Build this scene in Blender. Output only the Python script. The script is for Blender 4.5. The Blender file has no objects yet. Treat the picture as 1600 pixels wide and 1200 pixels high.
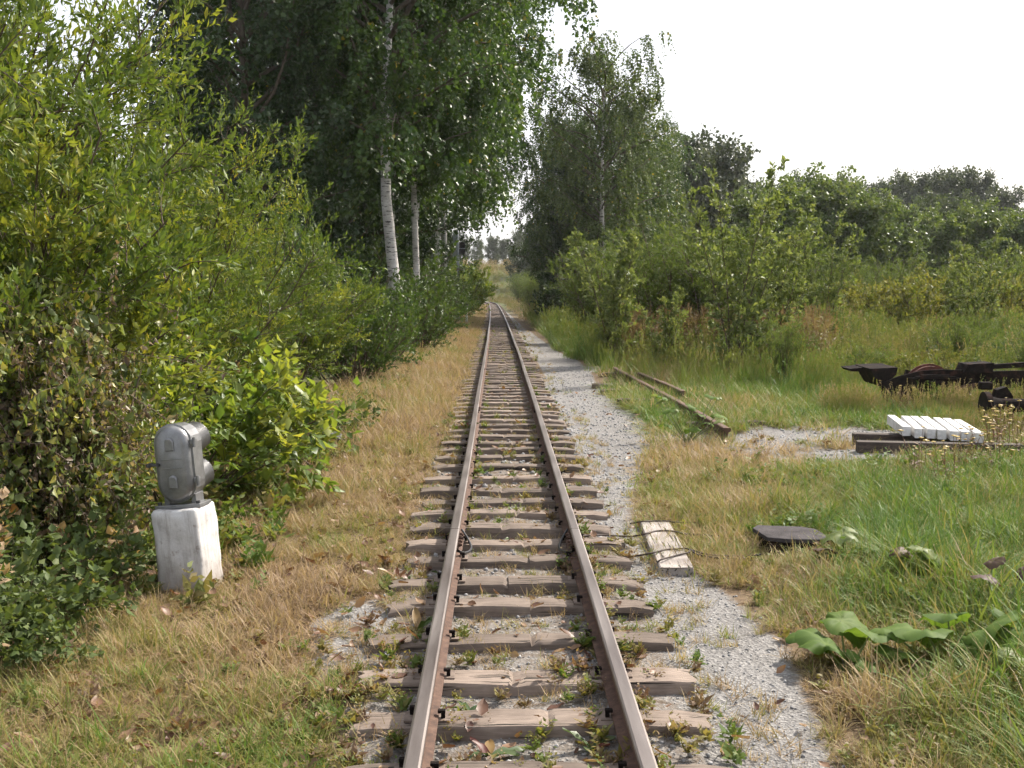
import bpy, bmesh, math, random
import numpy as np
from mathutils import Vector, Matrix, Euler

random.seed(7)
RNG = np.random.default_rng(11)
SC = bpy.context.scene
COL = SC.collection
R = math.radians

# ------------------------------------------------------------------ camera, sky, sun, exposure
FPX = 1780.0                      # focal length in pixels of the 1600 px wide photograph
CAM = Vector((-0.108, 0.0, 1.87))
cd = bpy.data.cameras.new('camera'); cam = bpy.data.objects.new('camera', cd); COL.objects.link(cam)
cd.sensor_width = 36; cd.lens = FPX / 1600 * 36; cd.clip_start = 0.05; cd.clip_end = 3000
cam.location = CAM; cam.rotation_euler = (R(90 - 5.136), 0, R(-0.644))
SC.camera = cam

SUN_AZ = 50.0      # degrees clockwise from the track's direction
SUN_EL = 43.0
w = bpy.data.worlds.new('World'); SC.world = w; w.use_nodes = True
wn = w.node_tree.nodes; wl = w.node_tree.links
sky = wn.new('ShaderNodeTexSky'); sky.sky_type = 'NISHITA'; sky.sun_disc = False
sky.sun_elevation = R(SUN_EL); sky.sun_rotation = R(SUN_AZ)
sky.dust_density = 5.0; sky.air_density = 1.0; sky.ozone_density = 1.0
veil = wn.new('ShaderNodeMix'); veil.data_type = 'RGBA'
veil.inputs[0].default_value = 0.55
veil.inputs[7].default_value = (7.6, 7.7, 8.0, 1)          # thin even cloud veil over the whole sky
wl.new(sky.outputs[0], veil.inputs[6]); wl.new(veil.outputs[2], wn['Background'].inputs[0])
wn['Background'].inputs[1].default_value = 0.106
sd = bpy.data.lights.new('sun', 'SUN'); sd.energy = 4.4; sd.angle = R(1.8); sd.color = (1.0, 0.93, 0.82)
sun = bpy.data.objects.new('sun', sd); COL.objects.link(sun)
ce = math.cos(R(SUN_EL))
SUND = Vector((math.sin(R(SUN_AZ)) * ce, math.cos(R(SUN_AZ)) * ce, math.sin(R(SUN_EL))))
sun.rotation_euler = SUND.to_track_quat('Z', 'Y').to_euler(); sun.location = (20, 20, 40)
vs = SC.view_settings
vs.view_transform = 'Standard'; vs.look = 'None'; vs.gamma = 1.0; vs.use_curve_mapping = False
vs.exposure = 1.02
cy = SC.cycles
cy.use_denoising = True
try:
    cy.denoiser = 'OPENIMAGEDENOISE'; cy.denoising_input_passes = 'RGB_ALBEDO_NORMAL'
except Exception: pass
cy.max_bounces = 4; cy.diffuse_bounces = 2; cy.glossy_bounces = 2; cy.transmission_bounces = 3
cy.transparent_max_bounces = 4; cy.volume_bounces = 1; cy.use_adaptive_sampling = True; cy.adaptive_threshold = 0.05
cy.use_light_tree = False; cy.caustics_reflective = False; cy.caustics_refractive = False

_ROT = cam.rotation_euler.to_matrix()
def ray(px, py):
    return (_ROT @ Vector(((px - 800) / FPX, (600 - py) / FPX, -1.0)))
def at(px, py, z):                # the point of height z under a pixel
    d = ray(px, py); t = (z - CAM.z) / d.z
    return CAM + d * t
def atd(px, py, Y):               # the point at distance Y under a pixel
    d = ray(px, py); return CAM + d * (Y / d.y)

# ------------------------------------------------------------------ tags and mesh helpers
def tag(o, label=None, cat=None, group=None, kind=None):
    if label: o['label'] = label
    if cat: o['category'] = cat
    if group: o['group'] = group
    if kind: o['kind'] = kind
    return o
def empty(name, loc=(0, 0, 0), rz=0.0, label=None, cat=None, group=None):
    o = bpy.data.objects.new(name, None); COL.objects.link(o)
    o.location = loc; o.rotation_euler = (0, 0, rz); o.empty_display_size = 0.1
    return tag(o, label, cat, group)
def link(name, me, parent=None, loc=None):
    o = bpy.data.objects.new(name, me); COL.objects.link(o)
    if parent: o.parent = parent
    if loc is not None: o.location = loc
    return o
def np_mesh(name, V, F, mat=None, rnd=None, smooth=False, attrs=None):
    V = np.asarray(V, np.float32).reshape(-1, 3); F = np.asarray(F, np.int32)
    me = bpy.data.meshes.new(name)
    n, k = F.shape
    me.vertices.add(len(V)); me.vertices.foreach_set('co', V.ravel())
    me.loops.add(n * k); me.loops.foreach_set('vertex_index', F.ravel())
    me.polygons.add(n); me.polygons.foreach_set('loop_start', np.arange(0, n * k, k, dtype=np.int32))
    me.update(calc_edges=True)
    if smooth: me.polygons.foreach_set('use_smooth', np.ones(n, bool))
    if rnd is not None:
        a = me.attributes.new('rnd', 'FLOAT', 'POINT'); a.data.foreach_set('value', np.asarray(rnd, np.float32))
    for key, val in (attrs or {}).items():
        a = me.attributes.new(key, 'FLOAT', 'POINT'); a.data.foreach_set('value', np.asarray(val, np.float32))
    if mat: me.materials.append(mat)
    return me
def bm_mesh(name, bm, mat=None, smooth=False):
    me = bpy.data.meshes.new(name); bm.normal_update(); bm.to_mesh(me); bm.free()
    if mat: me.materials.append(mat)
    if smooth:
        for p in me.polygons: p.use_smooth = True
    return me
def add_box(bm, c, s, M=None, bev=0.0):
    r = bmesh.ops.create_cube(bm, size=1.0)
    vsx = r['verts']
    for v in vsx:
        v.co = Vector((v.co.x * s[0], v.co.y * s[1], v.co.z * s[2])) + Vector(c)
    if bev:
        es = list({e for v in vsx for e in v.link_edges})
        q = bmesh.ops.bevel(bm, geom=es, offset=bev, segments=2, affect='EDGES', profile=0.6)
        vsx = list({v for f in q['faces'] for v in f.verts} | {v for v in vsx if v.is_valid})
    if M is not None:
        for v in vsx: v.co = M @ v.co
    return vsx
def add_cyl(bm, p0, p1, r0, r1=None, seg=16):
    p0 = Vector(p0); p1 = Vector(p1); r1 = r0 if r1 is None else r1
    d = p1 - p0
    q = Vector((0, 0, 1)).rotation_difference(d.normalized()).to_matrix().to_4x4()
    bmesh.ops.create_cone(bm, cap_ends=True, segments=seg, radius1=r0, radius2=r1, depth=d.length,
                          matrix=Matrix.Translation((p0 + p1) / 2) @ q)
def add_prism(bm, pts, h0, h1, axis='z'):
    def co(a, b, h):
        return {'z': (a, b, h), 'y': (a, h, b), 'x': (h, a, b)}[axis]
    A = [bm.verts.new(co(a, b, h0)) for a, b in pts]; B = [bm.verts.new(co(a, b, h1)) for a, b in pts]
    n = len(pts)
    fs = [bm.faces.new(A[::-1]), bm.faces.new(B)]
    for i in range(n): fs.append(bm.faces.new((A[i], A[(i + 1) % n], B[(i + 1) % n], B[i])))
    bmesh.ops.recalc_face_normals(bm, faces=fs)
def nrm(a): return a / np.maximum(np.linalg.norm(a, axis=-1, keepdims=True), 1e-9)

# value noise, used for heights and masks
_NT = np.random.default_rng(5).random((256, 256))
def vnoise(x, y):
    x = np.asarray(x, float); y = np.asarray(y, float)
    xi = np.floor(x).astype(int); yi = np.floor(y).astype(int); fx = x - xi; fy = y - yi
    fx = fx * fx * (3 - 2 * fx); fy = fy * fy * (3 - 2 * fy)
    g = lambda a, b: _NT[a & 255, b & 255]
    return (g(xi, yi) * (1 - fx) + g(xi + 1, yi) * fx) * (1 - fy) + (g(xi, yi + 1) * (1 - fx) + g(xi + 1, yi + 1) * fx) * fy
def fbm(x, y, o=3):
    s = 0; a = 1; t = 0
    for i in range(o):
        s = s + a * vnoise(x * 2 ** i + 17 * i, y * 2 ** i + 31 * i); t += a; a *= 0.5
    return s / t
def sstep(a, b, x):
    t = np.clip((np.asarray(x, float) - a) / (b - a), 0, 1); return t * t * (3 - 2 * t)

# ------------------------------------------------------------------ materials
def mat_new(name):
    m = bpy.data.materials.new(name); m.use_nodes = True
    nt = m.node_tree; b = nt.nodes['Principled BSDF']
    return m, nt.nodes, nt.links, b
def ramp(nodes, stops, fac, links):
    r = nodes.new('ShaderNodeValToRGB'); e = r.color_ramp.elements
    while len(e) < len(stops): e.new(0.5)
    for i, (p, c) in enumerate(stops):
        e[i].position = p; e[i].color = (*c, 1)
    links.new(fac, r.inputs[0]); return r.outputs[0]
def noise(nodes, links, scale, detail=4, rough=0.6, vec=None, mapping=None):
    n = nodes.new('ShaderNodeTexNoise'); n.inputs['Scale'].default_value = scale
    n.inputs['Detail'].default_value = detail; n.inputs['Roughness'].default_value = rough
    if mapping:
        mp = nodes.new('ShaderNodeMapping'); mp.inputs['Scale'].default_value = mapping
        links.new(vec, mp.inputs[0]); links.new(mp.outputs[0], n.inputs['Vector'])
    elif vec: links.new(vec, n.inputs['Vector'])
    return n.outputs['Fac']
def mixc(nodes, links, fac, a, b, mode='MIX'):
    n = nodes.new('ShaderNodeMix'); n.data_type = 'RGBA'; n.blend_type = mode
    for s, v in ((0, fac), (6, a), (7, b)):
        if isinstance(v, (int, float)): n.inputs[s].default_value = v
        elif isinstance(v, tuple): n.inputs[s].default_value = (*v, 1)
        else: links.new(v, n.inputs[s])
    return n.outputs[2]
def bump(nodes, links, h, strength, dist, bsdf):
    b = nodes.new('ShaderNodeBump'); b.inputs['Strength'].default_value = strength
    b.inputs['Distance'].default_value = dist; links.new(h, b.inputs['Height'])
    links.new(b.outputs[0], bsdf.inputs['Normal'])
def objco(nodes): return nodes.new('ShaderNodeTexCoord').outputs['Object']

def leaf_mat(name, stops, trans=0.42, gloss=0.35, rough=0.42, inst=None, tmul=(1.25, 1.2, 0.55)):
    m, N, L, b = mat_new(name)
    at_ = N.new('ShaderNodeAttribute'); at_.attribute_name = 'rnd'
    fac = at_.outputs['Fac']
    if inst:                                   # colour also varies from clump to clump
        ai = N.new('ShaderNodeAttribute'); ai.attribute_type = 'INSTANCER'; ai.attribute_name = 'tone'
        mm = N.new('ShaderNodeMath'); mm.operation = 'MULTIPLY_ADD'; mm.inputs[1].default_value = inst; mm.inputs[2].default_value = -inst / 2
        L.new(fac, mm.inputs[0]); ad = N.new('ShaderNodeMath'); ad.operation = 'ADD'; ad.use_clamp = True
        L.new(mm.outputs[0], ad.inputs[0]); L.new(ai.outputs['Fac'], ad.inputs[1]); fac = ad.outputs[0]
    c = ramp(N, stops, fac, L)
    L.new(c, b.inputs['Base Color']); b.inputs['Roughness'].default_value = rough
    b.inputs['Specular IOR Level'].default_value = gloss
    t = N.new('ShaderNodeBsdfTranslucent'); L.new(mixc(N, L, 1.0, c, tmul, 'MULTIPLY'), t.inputs[0])
    ms = N.new('ShaderNodeMixShader'); ms.inputs[0].default_value = trans
    L.new(b.outputs[0], ms.inputs[1]); L.new(t.outputs[0], ms.inputs[2])
    L.new(ms.outputs[0], N['Material Output'].inputs[0])
    return m
M = {}
M['birch_leaf'] = leaf_mat('birch_leaf', [(0, (.030, .062, .018)), (.55, (.052, .098, .026)), (.93, (.085, .135, .032)), (1, (.22, .19, .03))], .36)
M['pale_birch_leaf'] = leaf_mat('pale_birch_leaf', [(0, (.050, .078, .030)), (.55, (.080, .118, .042)), (.95, (.12, .155, .055)), (1, (.22, .19, .04))], .4, .25, .5)
M['willow_leaf'] = leaf_mat('willow_leaf', [(0, (.048, .086, .021)), (.5, (.122, .175, .032)), (.86, (.24, .265, .045)), (.95, (.38, .29, .04)), (1, (.48, .29, .04))], .38, .3, .5)
M['dark_leaf'] = leaf_mat('dark_leaf', [(0, (.020, .040, .016)), (.6, (.036, .066, .024)), (1, (.062, .095, .03))], .3)
M['shrub_leaf'] = leaf_mat('shrub_leaf', [(0, (.030, .06, .017)), (.55, (.058, .10, .026)), (.92, (.105, .145, .033)), (1, (.26, .20, .04))], .4)
M['bramble_leaf'] = leaf_mat('bramble_leaf', [(0, (.052, .082, .026)), (.5, (.098, .135, .042)), (.84, (.17, .195, .075)), (.9, (.30, .20, .05)), (.96, (.24, .12, .045)), (1, (.36, .26, .16))], .34, .2, .55)
M['lime_leaf'] = leaf_mat('lime_leaf', [(0, (.065, .12, .028)), (.45, (.14, .205, .042)), (.85, (.25, .28, .055)), (1, (.42, .36, .07))], .48)
M['dry_leaf'] = leaf_mat('dry_leaf', [(0, (.085, .055, .038)), (.35, (.20, .145, .095)), (.6, (.33, .26, .18)), (.75, (.10, .14, .045)), (.9, (.17, .20, .05)), (1, (.32, .27, .06))], .35, .3)
M['field_leaf'] = leaf_mat('field_leaf', [(0, (.06, .095, .028)), (.6, (.112, .158, .042)), (1, (.19, .22, .062))], .42, .2, .55)
M['sapling_leaf'] = leaf_mat('sapling_leaf', [(0, (.085, .12, .042)), (.5, (.155, .20, .068)), (.9, (.25, .28, .11)), (1, (.30, .27, .08))], .42, .28, .5)
M['yellow_leaf'] = leaf_mat('yellow_leaf', [(0, (.085, .115, .035)), (.5, (.14, .155, .045)), (1, (.24, .22, .06))], .42, .25, .5)
M['far_leaf'] = leaf_mat('far_leaf', [(0, (.042, .064, .028)), (.6, (.072, .10, .04)), (1, (.11, .135, .055))], .34)
M['far_dark_leaf'] = leaf_mat('far_dark_leaf', [(0, (.036, .05, .032)), (.6, (.06, .078, .046)), (1, (.095, .11, .065))], .32)
M['far_green_leaf'] = leaf_mat('far_green_leaf', [(0, (.062, .10, .032)), (.6, (.11, .155, .05)), (1, (.17, .205, .07))], .4)
M['grass'] = leaf_mat('grass', [(0, (.20, .135, .085)), (.2, (.41, .295, .19)), (.42, (.30, .235, .11)), (.58, (.205, .22, .055)), (.8, (.115, .195, .038)), (1, (.085, .15, .036))], .36, .16, .5, inst=.36, tmul=(1.1, 1.1, .7))
M['weed'] = leaf_mat('weed', [(0, (.16, .095, .07)), (.2, (.225, .165, .105)), (.4, (.21, .185, .065)), (.65, (.125, .17, .045)), (1, (.075, .14, .03))], .4, .18, .55, inst=.3)
M['litter'] = leaf_mat('litter', [(0, (.10, .045, .03)), (.3, (.21, .12, .07)), (.6, (.33, .23, .14)), (.8, (.42, .36, .27)), (1, (.36, .27, .05))], .25, .4, .45, inst=.2)
M['dock_green'] = leaf_mat('dock_green', [(0, (.05, .085, .03)), (.5, (.085, .12, .04)), (.8, (.17, .15, .05)), (1, (.22, .13, .05))], .3, .35)
M['dock_red'] = leaf_mat('dock_red', [(0, (.10, .028, .022)), (.5, (.16, .045, .028)), (1, (.20, .10, .04))], .35, .35)
M['burdock'] = leaf_mat('burdock', [(0, (.065, .12, .026)), (.5, (.11, .175, .036)), (1, (.17, .235, .06))], .45, .15, .6)
M['burdock_dull'] = leaf_mat('burdock_dull', [(0, (.05, .03, .028)), (.5, (.09, .055, .045)), (1, (.14, .11, .045))], .3, .2, .55)
M['tansy'] = leaf_mat('tansy', [(0, (.20, .12, .03)), (.6, (.32, .22, .035)), (1, (.42, .32, .05))], .2, .2)

def simple(name, stops, scale, rough=.8, bstr=.4, bdist=.01, mapping=None, detail=6, metallic=0, spec=.3, fine=None):
    m, N, L, b = mat_new(name)
    co = objco(N); f = noise(N, L, scale, detail, .65, co, mapping)
    c = ramp(N, stops, f, L)
    if fine:
        f2 = noise(N, L, fine[0], 5, .7, co, fine[2] if len(fine) > 2 else None)
        c = mixc(N, L, fine[1], c, ramp(N, [(.3, (.25, .25, .25)), (.7, (1, 1, 1))], f2, L), 'MULTIPLY')
        bump(N, L, f2, bstr, bdist, b)
    else: bump(N, L, f, bstr, bdist, b)
    L.new(c, b.inputs['Base Color']); b.inputs['Roughness'].default_value = rough
    b.inputs['Metallic'].default_value = metallic; b.inputs['Specular IOR Level'].default_value = spec
    return m
M['bark'] = simple('bark', [(.3, (.045, .035, .026)), (.7, (.13, .105, .08))], 14, .9, .5, .01, (1, 1, .3))
M['twig'] = simple('twig', [(.3, (.05, .035, .025)), (.7, (.12, .085, .06))], 20, .8, .2, .003)
M['stalk_green'] = simple('stalk_green', [(.3, (.11, .15, .05)), (.7, (.17, .20, .07))], 20, .6, .1, .001)
M['rust'] = simple('rust', [(.3, (.062, .036, .027)), (.5, (.11, .062, .044)), (.72, (.17, .10, .07))], 22, .8, .3, .002, fine=(160, .45))
M['dark_rust'] = simple('dark_rust', [(.3, (.010, .009, .009)), (.55, (.024, .018, .016)), (.72, (.075, .038, .028))], 9, .95, .6, .006, spec=.06, fine=(70, .6))
M['red_rust'] = simple('red_rust', [(.3, (.06, .022, .016)), (.7, (.15, .048, .03))], 12, .8, .3, .003, fine=(90, .4))
M['tar_wood'] = simple('tar_wood', [(.3, (.035, .027, .022)), (.7, (.11, .085, .07))], 5, .85, .5, .006, (1, 9, 9), fine=(60, .5))
M['slab'] = simple('slab', [(.3, (.045, .04, .042)), (.7, (.105, .095, .097))], 6, .92, .6, .008, spec=.1, fine=(60, .6))
M['silver'] = simple('silver', [(.3, (.16, .16, .165)), (.6, (.25, .25, .255)), (.8, (.31, .31, .31))], 11, .36, .15, .002, metallic=.55, spec=.5, fine=(140, .22))
M['black_iron'] = simple('black_iron', [(.3, (.03, .03, .032)), (.7, (.07, .068, .068))], 15, .5, .2, .002, spec=.4)
M['plate_iron'] = simple('plate_iron', [(.3, (.10, .075, .06)), (.7, (.21, .16, .13))], 30, .75, .3, .002)
M['plastic'] = simple('plastic', [(.3, (.012, .012, .014)), (.7, (.03, .03, .034))], 8, .35, .3, .01, spec=.5)
M['grey_paint'] = simple('grey_paint', [(.3, (.22, .24, .26)), (.7, (.34, .36, .38))], 6, .7, .1, .003)
M['white_paint'] = simple('white_paint', [(.30, (.34, .31, .28)), (.42, (.62, .60, .58)), (.6, (.76, .75, .74))], 5, .85, .3, .006, fine=(34, .4))
M['cable'] = simple('cable', [(.3, (.03, .022, .02)), (.7, (.085, .06, .05))], 30, .7, .3, .002)
M['stone'] = leaf_mat('stone', [(0, (.16, .157, .157)), (.5, (.24, .235, .235)), (.85, (.34, .335, .33)), (1, (.52, .505, .49))], 0.0, .3, .8, inst=.5)

def pedestal_mat():
    m, N, L, b = mat_new('whitewash')
    co = objco(N); f = noise(N, L, 7, 6, .7, co); c = ramp(N, [(.28, (.32, .30, .285)), (.48, (.50, .485, .475)), (.7, (.58, .57, .56))], f, L)
    f2 = noise(N, L, 16, 6, .7, co); c = mixc(N, L, ramp(N, [(.60, (0, 0, 0)), (.66, (1, 1, 1))], f2, L), c, (.34, .31, .285))
    sep = N.new('ShaderNodeSeparateXYZ'); L.new(co, sep.inputs[0])
    mp = N.new('ShaderNodeMapRange'); mp.inputs[1].default_value = .02; mp.inputs[2].default_value = .22; mp.inputs[3].default_value = 1.3; mp.inputs[4].default_value = 0
    L.new(sep.outputs[2], mp.inputs[0])
    mul = N.new('ShaderNodeMath'); mul.operation = 'MULTIPLY'; L.new(mp.outputs[0], mul.inputs[0]); L.new(f, mul.inputs[1])
    st_ = noise(N, L, 5, 5, .7, co, (5, 5, .35)); c = mixc(N, L, .55, c, ramp(N, [(.36, (.45, .41, .37)), (.52, (1, 1, 1))], st_, L), 'MULTIPLY')   # rain streaks
    c = mixc(N, L, mul.outputs[0], c, (.20, .15, .11))           # soil splashed on the foot
    L.new(c, b.inputs['Base Color']); b.inputs['Roughness'].default_value = .9
    bump(N, L, noise(N, L, 60, 5, .7, co), .5, .006, b); return m
M['whitewash'] = pedestal_mat()

def wood_mat(name, a, bcol, dark, grain=(1.6, 28, 28), crackm=(.55, 20, 20), cw=.385):
    m, N, L, b = mat_new(name)
    co = objco(N); oi = N.new('ShaderNodeObjectInfo')
    ad = N.new('ShaderNodeVectorMath'); ad.operation = 'ADD'
    cm = N.new('ShaderNodeCombineXYZ'); k = N.new('ShaderNodeMath'); k.operation = 'MULTIPLY'; k.inputs[1].default_value = 40
    L.new(oi.outputs['Random'], k.inputs[0]); L.new(k.outputs[0], cm.inputs[0]); L.new(co, ad.inputs[0]); L.new(cm.outputs[0], ad.inputs[1])
    v = ad.outputs[0]
    g = noise(N, L, 3.0, 7, .7, v, grain); p = noise(N, L, 3.2, 4, .6, v)
    c = ramp(N, [(.28, a), (.68, bcol)], g, L)
    c = mixc(N, L, .65, c, ramp(N, [(.32, (.38, .35, .33)), (.62, (1.1, 1.08, 1.06))], p, L), 'MULTIPLY')
    cr = noise(N, L, 2.2, 3, .55, v, crackm)
    crk = ramp(N, [(cw - .05, (1, 1, 1)), (cw, (0, 0, 0))], cr, L)
    c = mixc(N, L, crk, c, dark)
    tone = N.new('ShaderNodeMapRange'); tone.inputs[3].default_value = .66; tone.inputs[4].default_value = 1.15
    L.new(oi.outputs['Random'], tone.inputs[0])
    c = mixc(N, L, 1.0, c, tone.outputs[0], 'MULTIPLY')
    L.new(c, b.inputs['Base Color']); b.inputs['Roughness'].default_value = .85; b.inputs['Specular IOR Level'].default_value = .25
    hm = mixc(N, L, .7, g, ramp(N, [(.33, (0, 0, 0)), (.40, (1, 1, 1))], cr, L))
    bump(N, L, hm, .7, .008, b); return m
M['sleeper'] = wood_mat('sleeper_wood', (.125, .098, .080), (.265, .212, .176), (.024, .02, .016))
M['plank'] = wood_mat('plank_wood', (.23, .205, .188), (.41, .37, .342), (.04, .033, .028), (28, 1.6, 28), (22, .8, 22), .42)
M['old_sleeper'] = wood_mat('old_sleeper_wood', (.05, .038, .03), (.15, .11, .09), (.02, .016, .012))

def birch_bark():
    m, N, L, b = mat_new('birch_bark')
    co = objco(N)
    base = ramp(N, [(.3, (.34, .31, .285)), (.65, (.60, .58, .56))], noise(N, L, 3, 5, .65, co), L)
    band = noise(N, L, 2.1, 5, .7, co, (2.2, 2.2, 11))
    c = mixc(N, L, ramp(N, [(.545, (0, 0, 0)), (.60, (1, 1, 1))], band, L), base, (.045, .038, .034))
    sep = N.new('ShaderNodeSeparateXYZ'); L.new(co, sep.inputs[0])
    mp = N.new('ShaderNodeMapRange'); mp.inputs[1].default_value = .1; mp.inputs[2].default_value = 2.6; mp.inputs[3].default_value = .22; mp.inputs[4].default_value = -.25
    L.new(sep.outputs[2], mp.inputs[0])
    rg = N.new('ShaderNodeMath'); rg.operation = 'ADD'; L.new(noise(N, L, 2.6, 5, .75, co, (2, 2, 1.2)), rg.inputs[0]); L.new(mp.outputs[0], rg.inputs[1])
    c = mixc(N, L, ramp(N, [(.58, (0, 0, 0)), (.63, (1, 1, 1))], rg.outputs[0], L), c, (.06, .05, .042))   # rough black bark of the foot
    L.new(c, b.inputs['Base Color']); b.inputs['Roughness'].default_value = .7
    bump(N, L, band, .4, .02, b); return m
M['birch_bark'] = birch_bark()

def rail_top():
    m, N, L, b = mat_new('rail_top')
    co = objco(N)
    f = noise(N, L, 5, 5, .6, co, (3, .25, 3))
    L.new(ramp(N, [(.3, (.13, .105, .095)), (.7, (.25, .22, .205))], f, L), b.inputs['Base Color'])
    b.inputs['Metallic'].default_value = .75
    rr = N.new('ShaderNodeMapRange'); rr.inputs[3].default_value = .34; rr.inputs[4].default_value = .55
    L.new(f, rr.inputs[0]); L.new(rr.outputs[0], b.inputs['Roughness']); return m
M['rail_top'] = rail_top()

def ground_mat():
    m, N, L, b = mat_new('ground_soil')
    co = objco(N)
    a = N.new('ShaderNodeAttribute'); a.attribute_name = 'gravel'
    a2 = N.new('ShaderNodeAttribute'); a2.attribute_name = 'green'
    n1 = noise(N, L, 1.1, 6, .65, co); n2 = noise(N, L, 14, 6, .7, co); n3 = noise(N, L, 70, 4, .7, co)
    soil = ramp(N, [(.3, (.075, .052, .034)), (.55, (.155, .11, .07)), (.75, (.25, .19, .115))], n2, L)
    soil = mixc(N, L, .5, soil, ramp(N, [(.3, (.5, .45, .4)), (.7, (1.2, 1.15, 1.0))], n3, L), 'MULTIPLY')
    grn = ramp(N, [(.3, (.05, .065, .022)), (.6, (.10, .12, .04)), (.8, (.19, .18, .07))], n2, L)
    soil = mixc(N, L, a2.outputs['Fac'], soil, grn)
    vo = N.new('ShaderNodeTexVoronoi'); vo.inputs['Scale'].default_value = 60; L.new(co, vo.inputs['Vector'])
    vo2 = N.new('ShaderNodeTexVoronoi'); vo2.inputs['Scale'].default_value = 170; L.new(co, vo2.inputs['Vector'])
    sp = N.new('ShaderNodeSeparateColor'); L.new(vo.outputs['Color'], sp.inputs[0])
    sp2 = N.new('ShaderNodeSeparateColor'); L.new(vo2.outputs['Color'], sp2.inputs[0])
    gcol = ramp(N, [(0, (.10, .096, .094)), (.5, (.18, .174, .172)), (.85, (.26, .253, .25)), (1, (.38, .37, .36))], sp.outputs[0], L)
    gc2 = ramp(N, [(0, (.13, .125, .122)), (.6, (.205, .198, .192)), (1, (.31, .30, .29))], sp2.outputs[0], L)
    gcol = mixc(N, L, .55, gcol, gc2)
    gcol = mixc(N, L, .45, gcol, ramp(N, [(.3, (.62, .57, .52)), (.65, (1.15, 1.13, 1.1))], n1, L), 'MULTIPLY')
    ed = N.new('ShaderNodeMath'); ed.operation = 'MULTIPLY_ADD'; ed.inputs[1].default_value = .9; ed.inputs[2].default_value = -.45
    L.new(n2, ed.inputs[0])
    ad = N.new('ShaderNodeMath'); ad.operation = 'ADD'; L.new(ed.outputs[0], ad.inputs[0]); L.new(a.outputs['Fac'], ad.inputs[1])
    fac = ramp(N, [(.38, (0, 0, 0)), (.66, (1, 1, 1))], ad.outputs[0], L)
    L.new(mixc(N, L, fac, soil, gcol), b.inputs['Base Color']); b.inputs['Roughness'].default_value = .92; b.inputs['Specular IOR Level'].default_value = .2
    h = mixc(N, L, fac, n2, vo.outputs['Distance']); h2 = mixc(N, L, .4, h, n3)
    bump(N, L, h2, .8, .018, b); return m
M['ground'] = ground_mat()

# ------------------------------------------------------------------ the lie of the land
def tcx(y):                       # the track's centre line
    y = np.asarray(y, float)
    return -0.00005 * y ** 2 - 0.0022 * np.maximum(0, y - 118) ** 1.75
def grade(y):
    y = np.asarray(y, float)
    return -0.0065 * (np.clip(y, 18, 150) - 18) - 0.0
def ground_z(x, y):
    x = np.asarray(x, float); y = np.asarray(y, float)
    z = grade(y)
    d = np.abs(x - tcx(y)); z = z + sstep(.90, .72, d) * (.075 * (fbm(x * 3.7 + 11, y * 2.3) - .40))
    off = sstep(0.75, 2.2, d)
    z = z + off * ((fbm(x * .9, y * .9) - .5) * .10 + (fbm(x * .21 + 9, y * .21, 2) - .5) * .28 * sstep(3, 9, d))
    z = z + (fbm(x * 3.1 + 40, y * 3.1, 2) - .5) * .03
    z = z + 6.5 * sstep(75, 160, y) * sstep(12, 34, x)                     # wooded rise beyond the field
    z = z + 4.6 * sstep(156, 205, y) * sstep(40, 10, np.abs(x + 3)) * 1.0   # bank where the line turns away
    z = z + 3.0 * sstep(170, 330, y)
    return z
PY = [0, 2, 4.2, 5.7, 7, 7.6, 8.9, 10.5, 12.3, 15, 18, 20, 24.6, 28, 32, 53, 80, 110, 150]
PL = [.75, .75, .78, .80, .80, .78, .72, .72, .75, .75, .8, .8, .9, .9, .8, .62, .5, .5, .5]
PR = [1.0, 1.1, 1.2, 1.38, 1.25, 1.0, 1.0, 1.2, 1.55, 1.95, 1.75, 1.7, 1.9, 1.9, 1.62, 1.15, .95, .7, .6]
def gravel(x, y):
    x = np.asarray(x, float); y = np.asarray(y, float); xx = x - tcx(y)
    l = np.interp(y, PY, PL); r = np.interp(y, PY, PR)
    g = sstep(-.10, .12, xx - l + .06) * sstep(-.12, .16, r - xx)
    g = g * np.where((y > 7.3) & (y < 10.2), .75, 1)
    bed = sstep(.95, .70, np.abs(xx)) * np.interp(y, [0, 9, 14, 40, 100, 140], [.60, .52, .42, .38, .32, .2])
    g = np.maximum(g, bed)
    g = np.maximum(g, .80 * sstep(1, .6, np.hypot((x + .93) / .30, (y - 5.9) / .85)))
    g = np.maximum(g, .65 * sstep(1, .5, np.hypot((x + 1.05) / .45, (y - 20.5) / 3.5)))
    g = np.maximum(g, (.42 + .75 * fbm(x * 1.6, y * 1.6)) * sstep(1, .6, np.hypot((x - 3.7 - .1 * (y - 13)) / 1.9, (y - 13.0) / 2.1)))
    g = np.maximum(g, .6 * sstep(1, .5, np.hypot((x - 2.1) / .9, (y - 13.4) / 1.8)))
    g = np.maximum(g, .85 * sstep(.95, .5, np.abs(y - 24.9 - .12 * (x - 2))) * sstep(1.4, 1.9, x) * sstep(6.3, 5.2, x))
    return g
def green(x, y):
    x = np.asarray(x, float); y = np.asarray(y, float)
    g = sstep(1.35, 2.3, x - .1 * np.maximum(0, y - 9)) * sstep(10.5, 8.5, y)
    return np.maximum(np.maximum(g, sstep(15, 20, y) * sstep(2.5, 4, x)), np.maximum(.75 * sstep(-2.2, -3, x), sstep(60, 110, y) * .8))
def axis_x():
    a = np.arange(-5.5, 7.01, .11); o = []; s = .11; v = 7.0
    while v < 420: s *= 1.12; v += s; o.append(v)
    p = []; s = .11; v = -5.5
    while v > -420: s *= 1.12; v -= s; p.append(v)
    return np.array(p[::-1] + list(a) + o)
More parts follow.
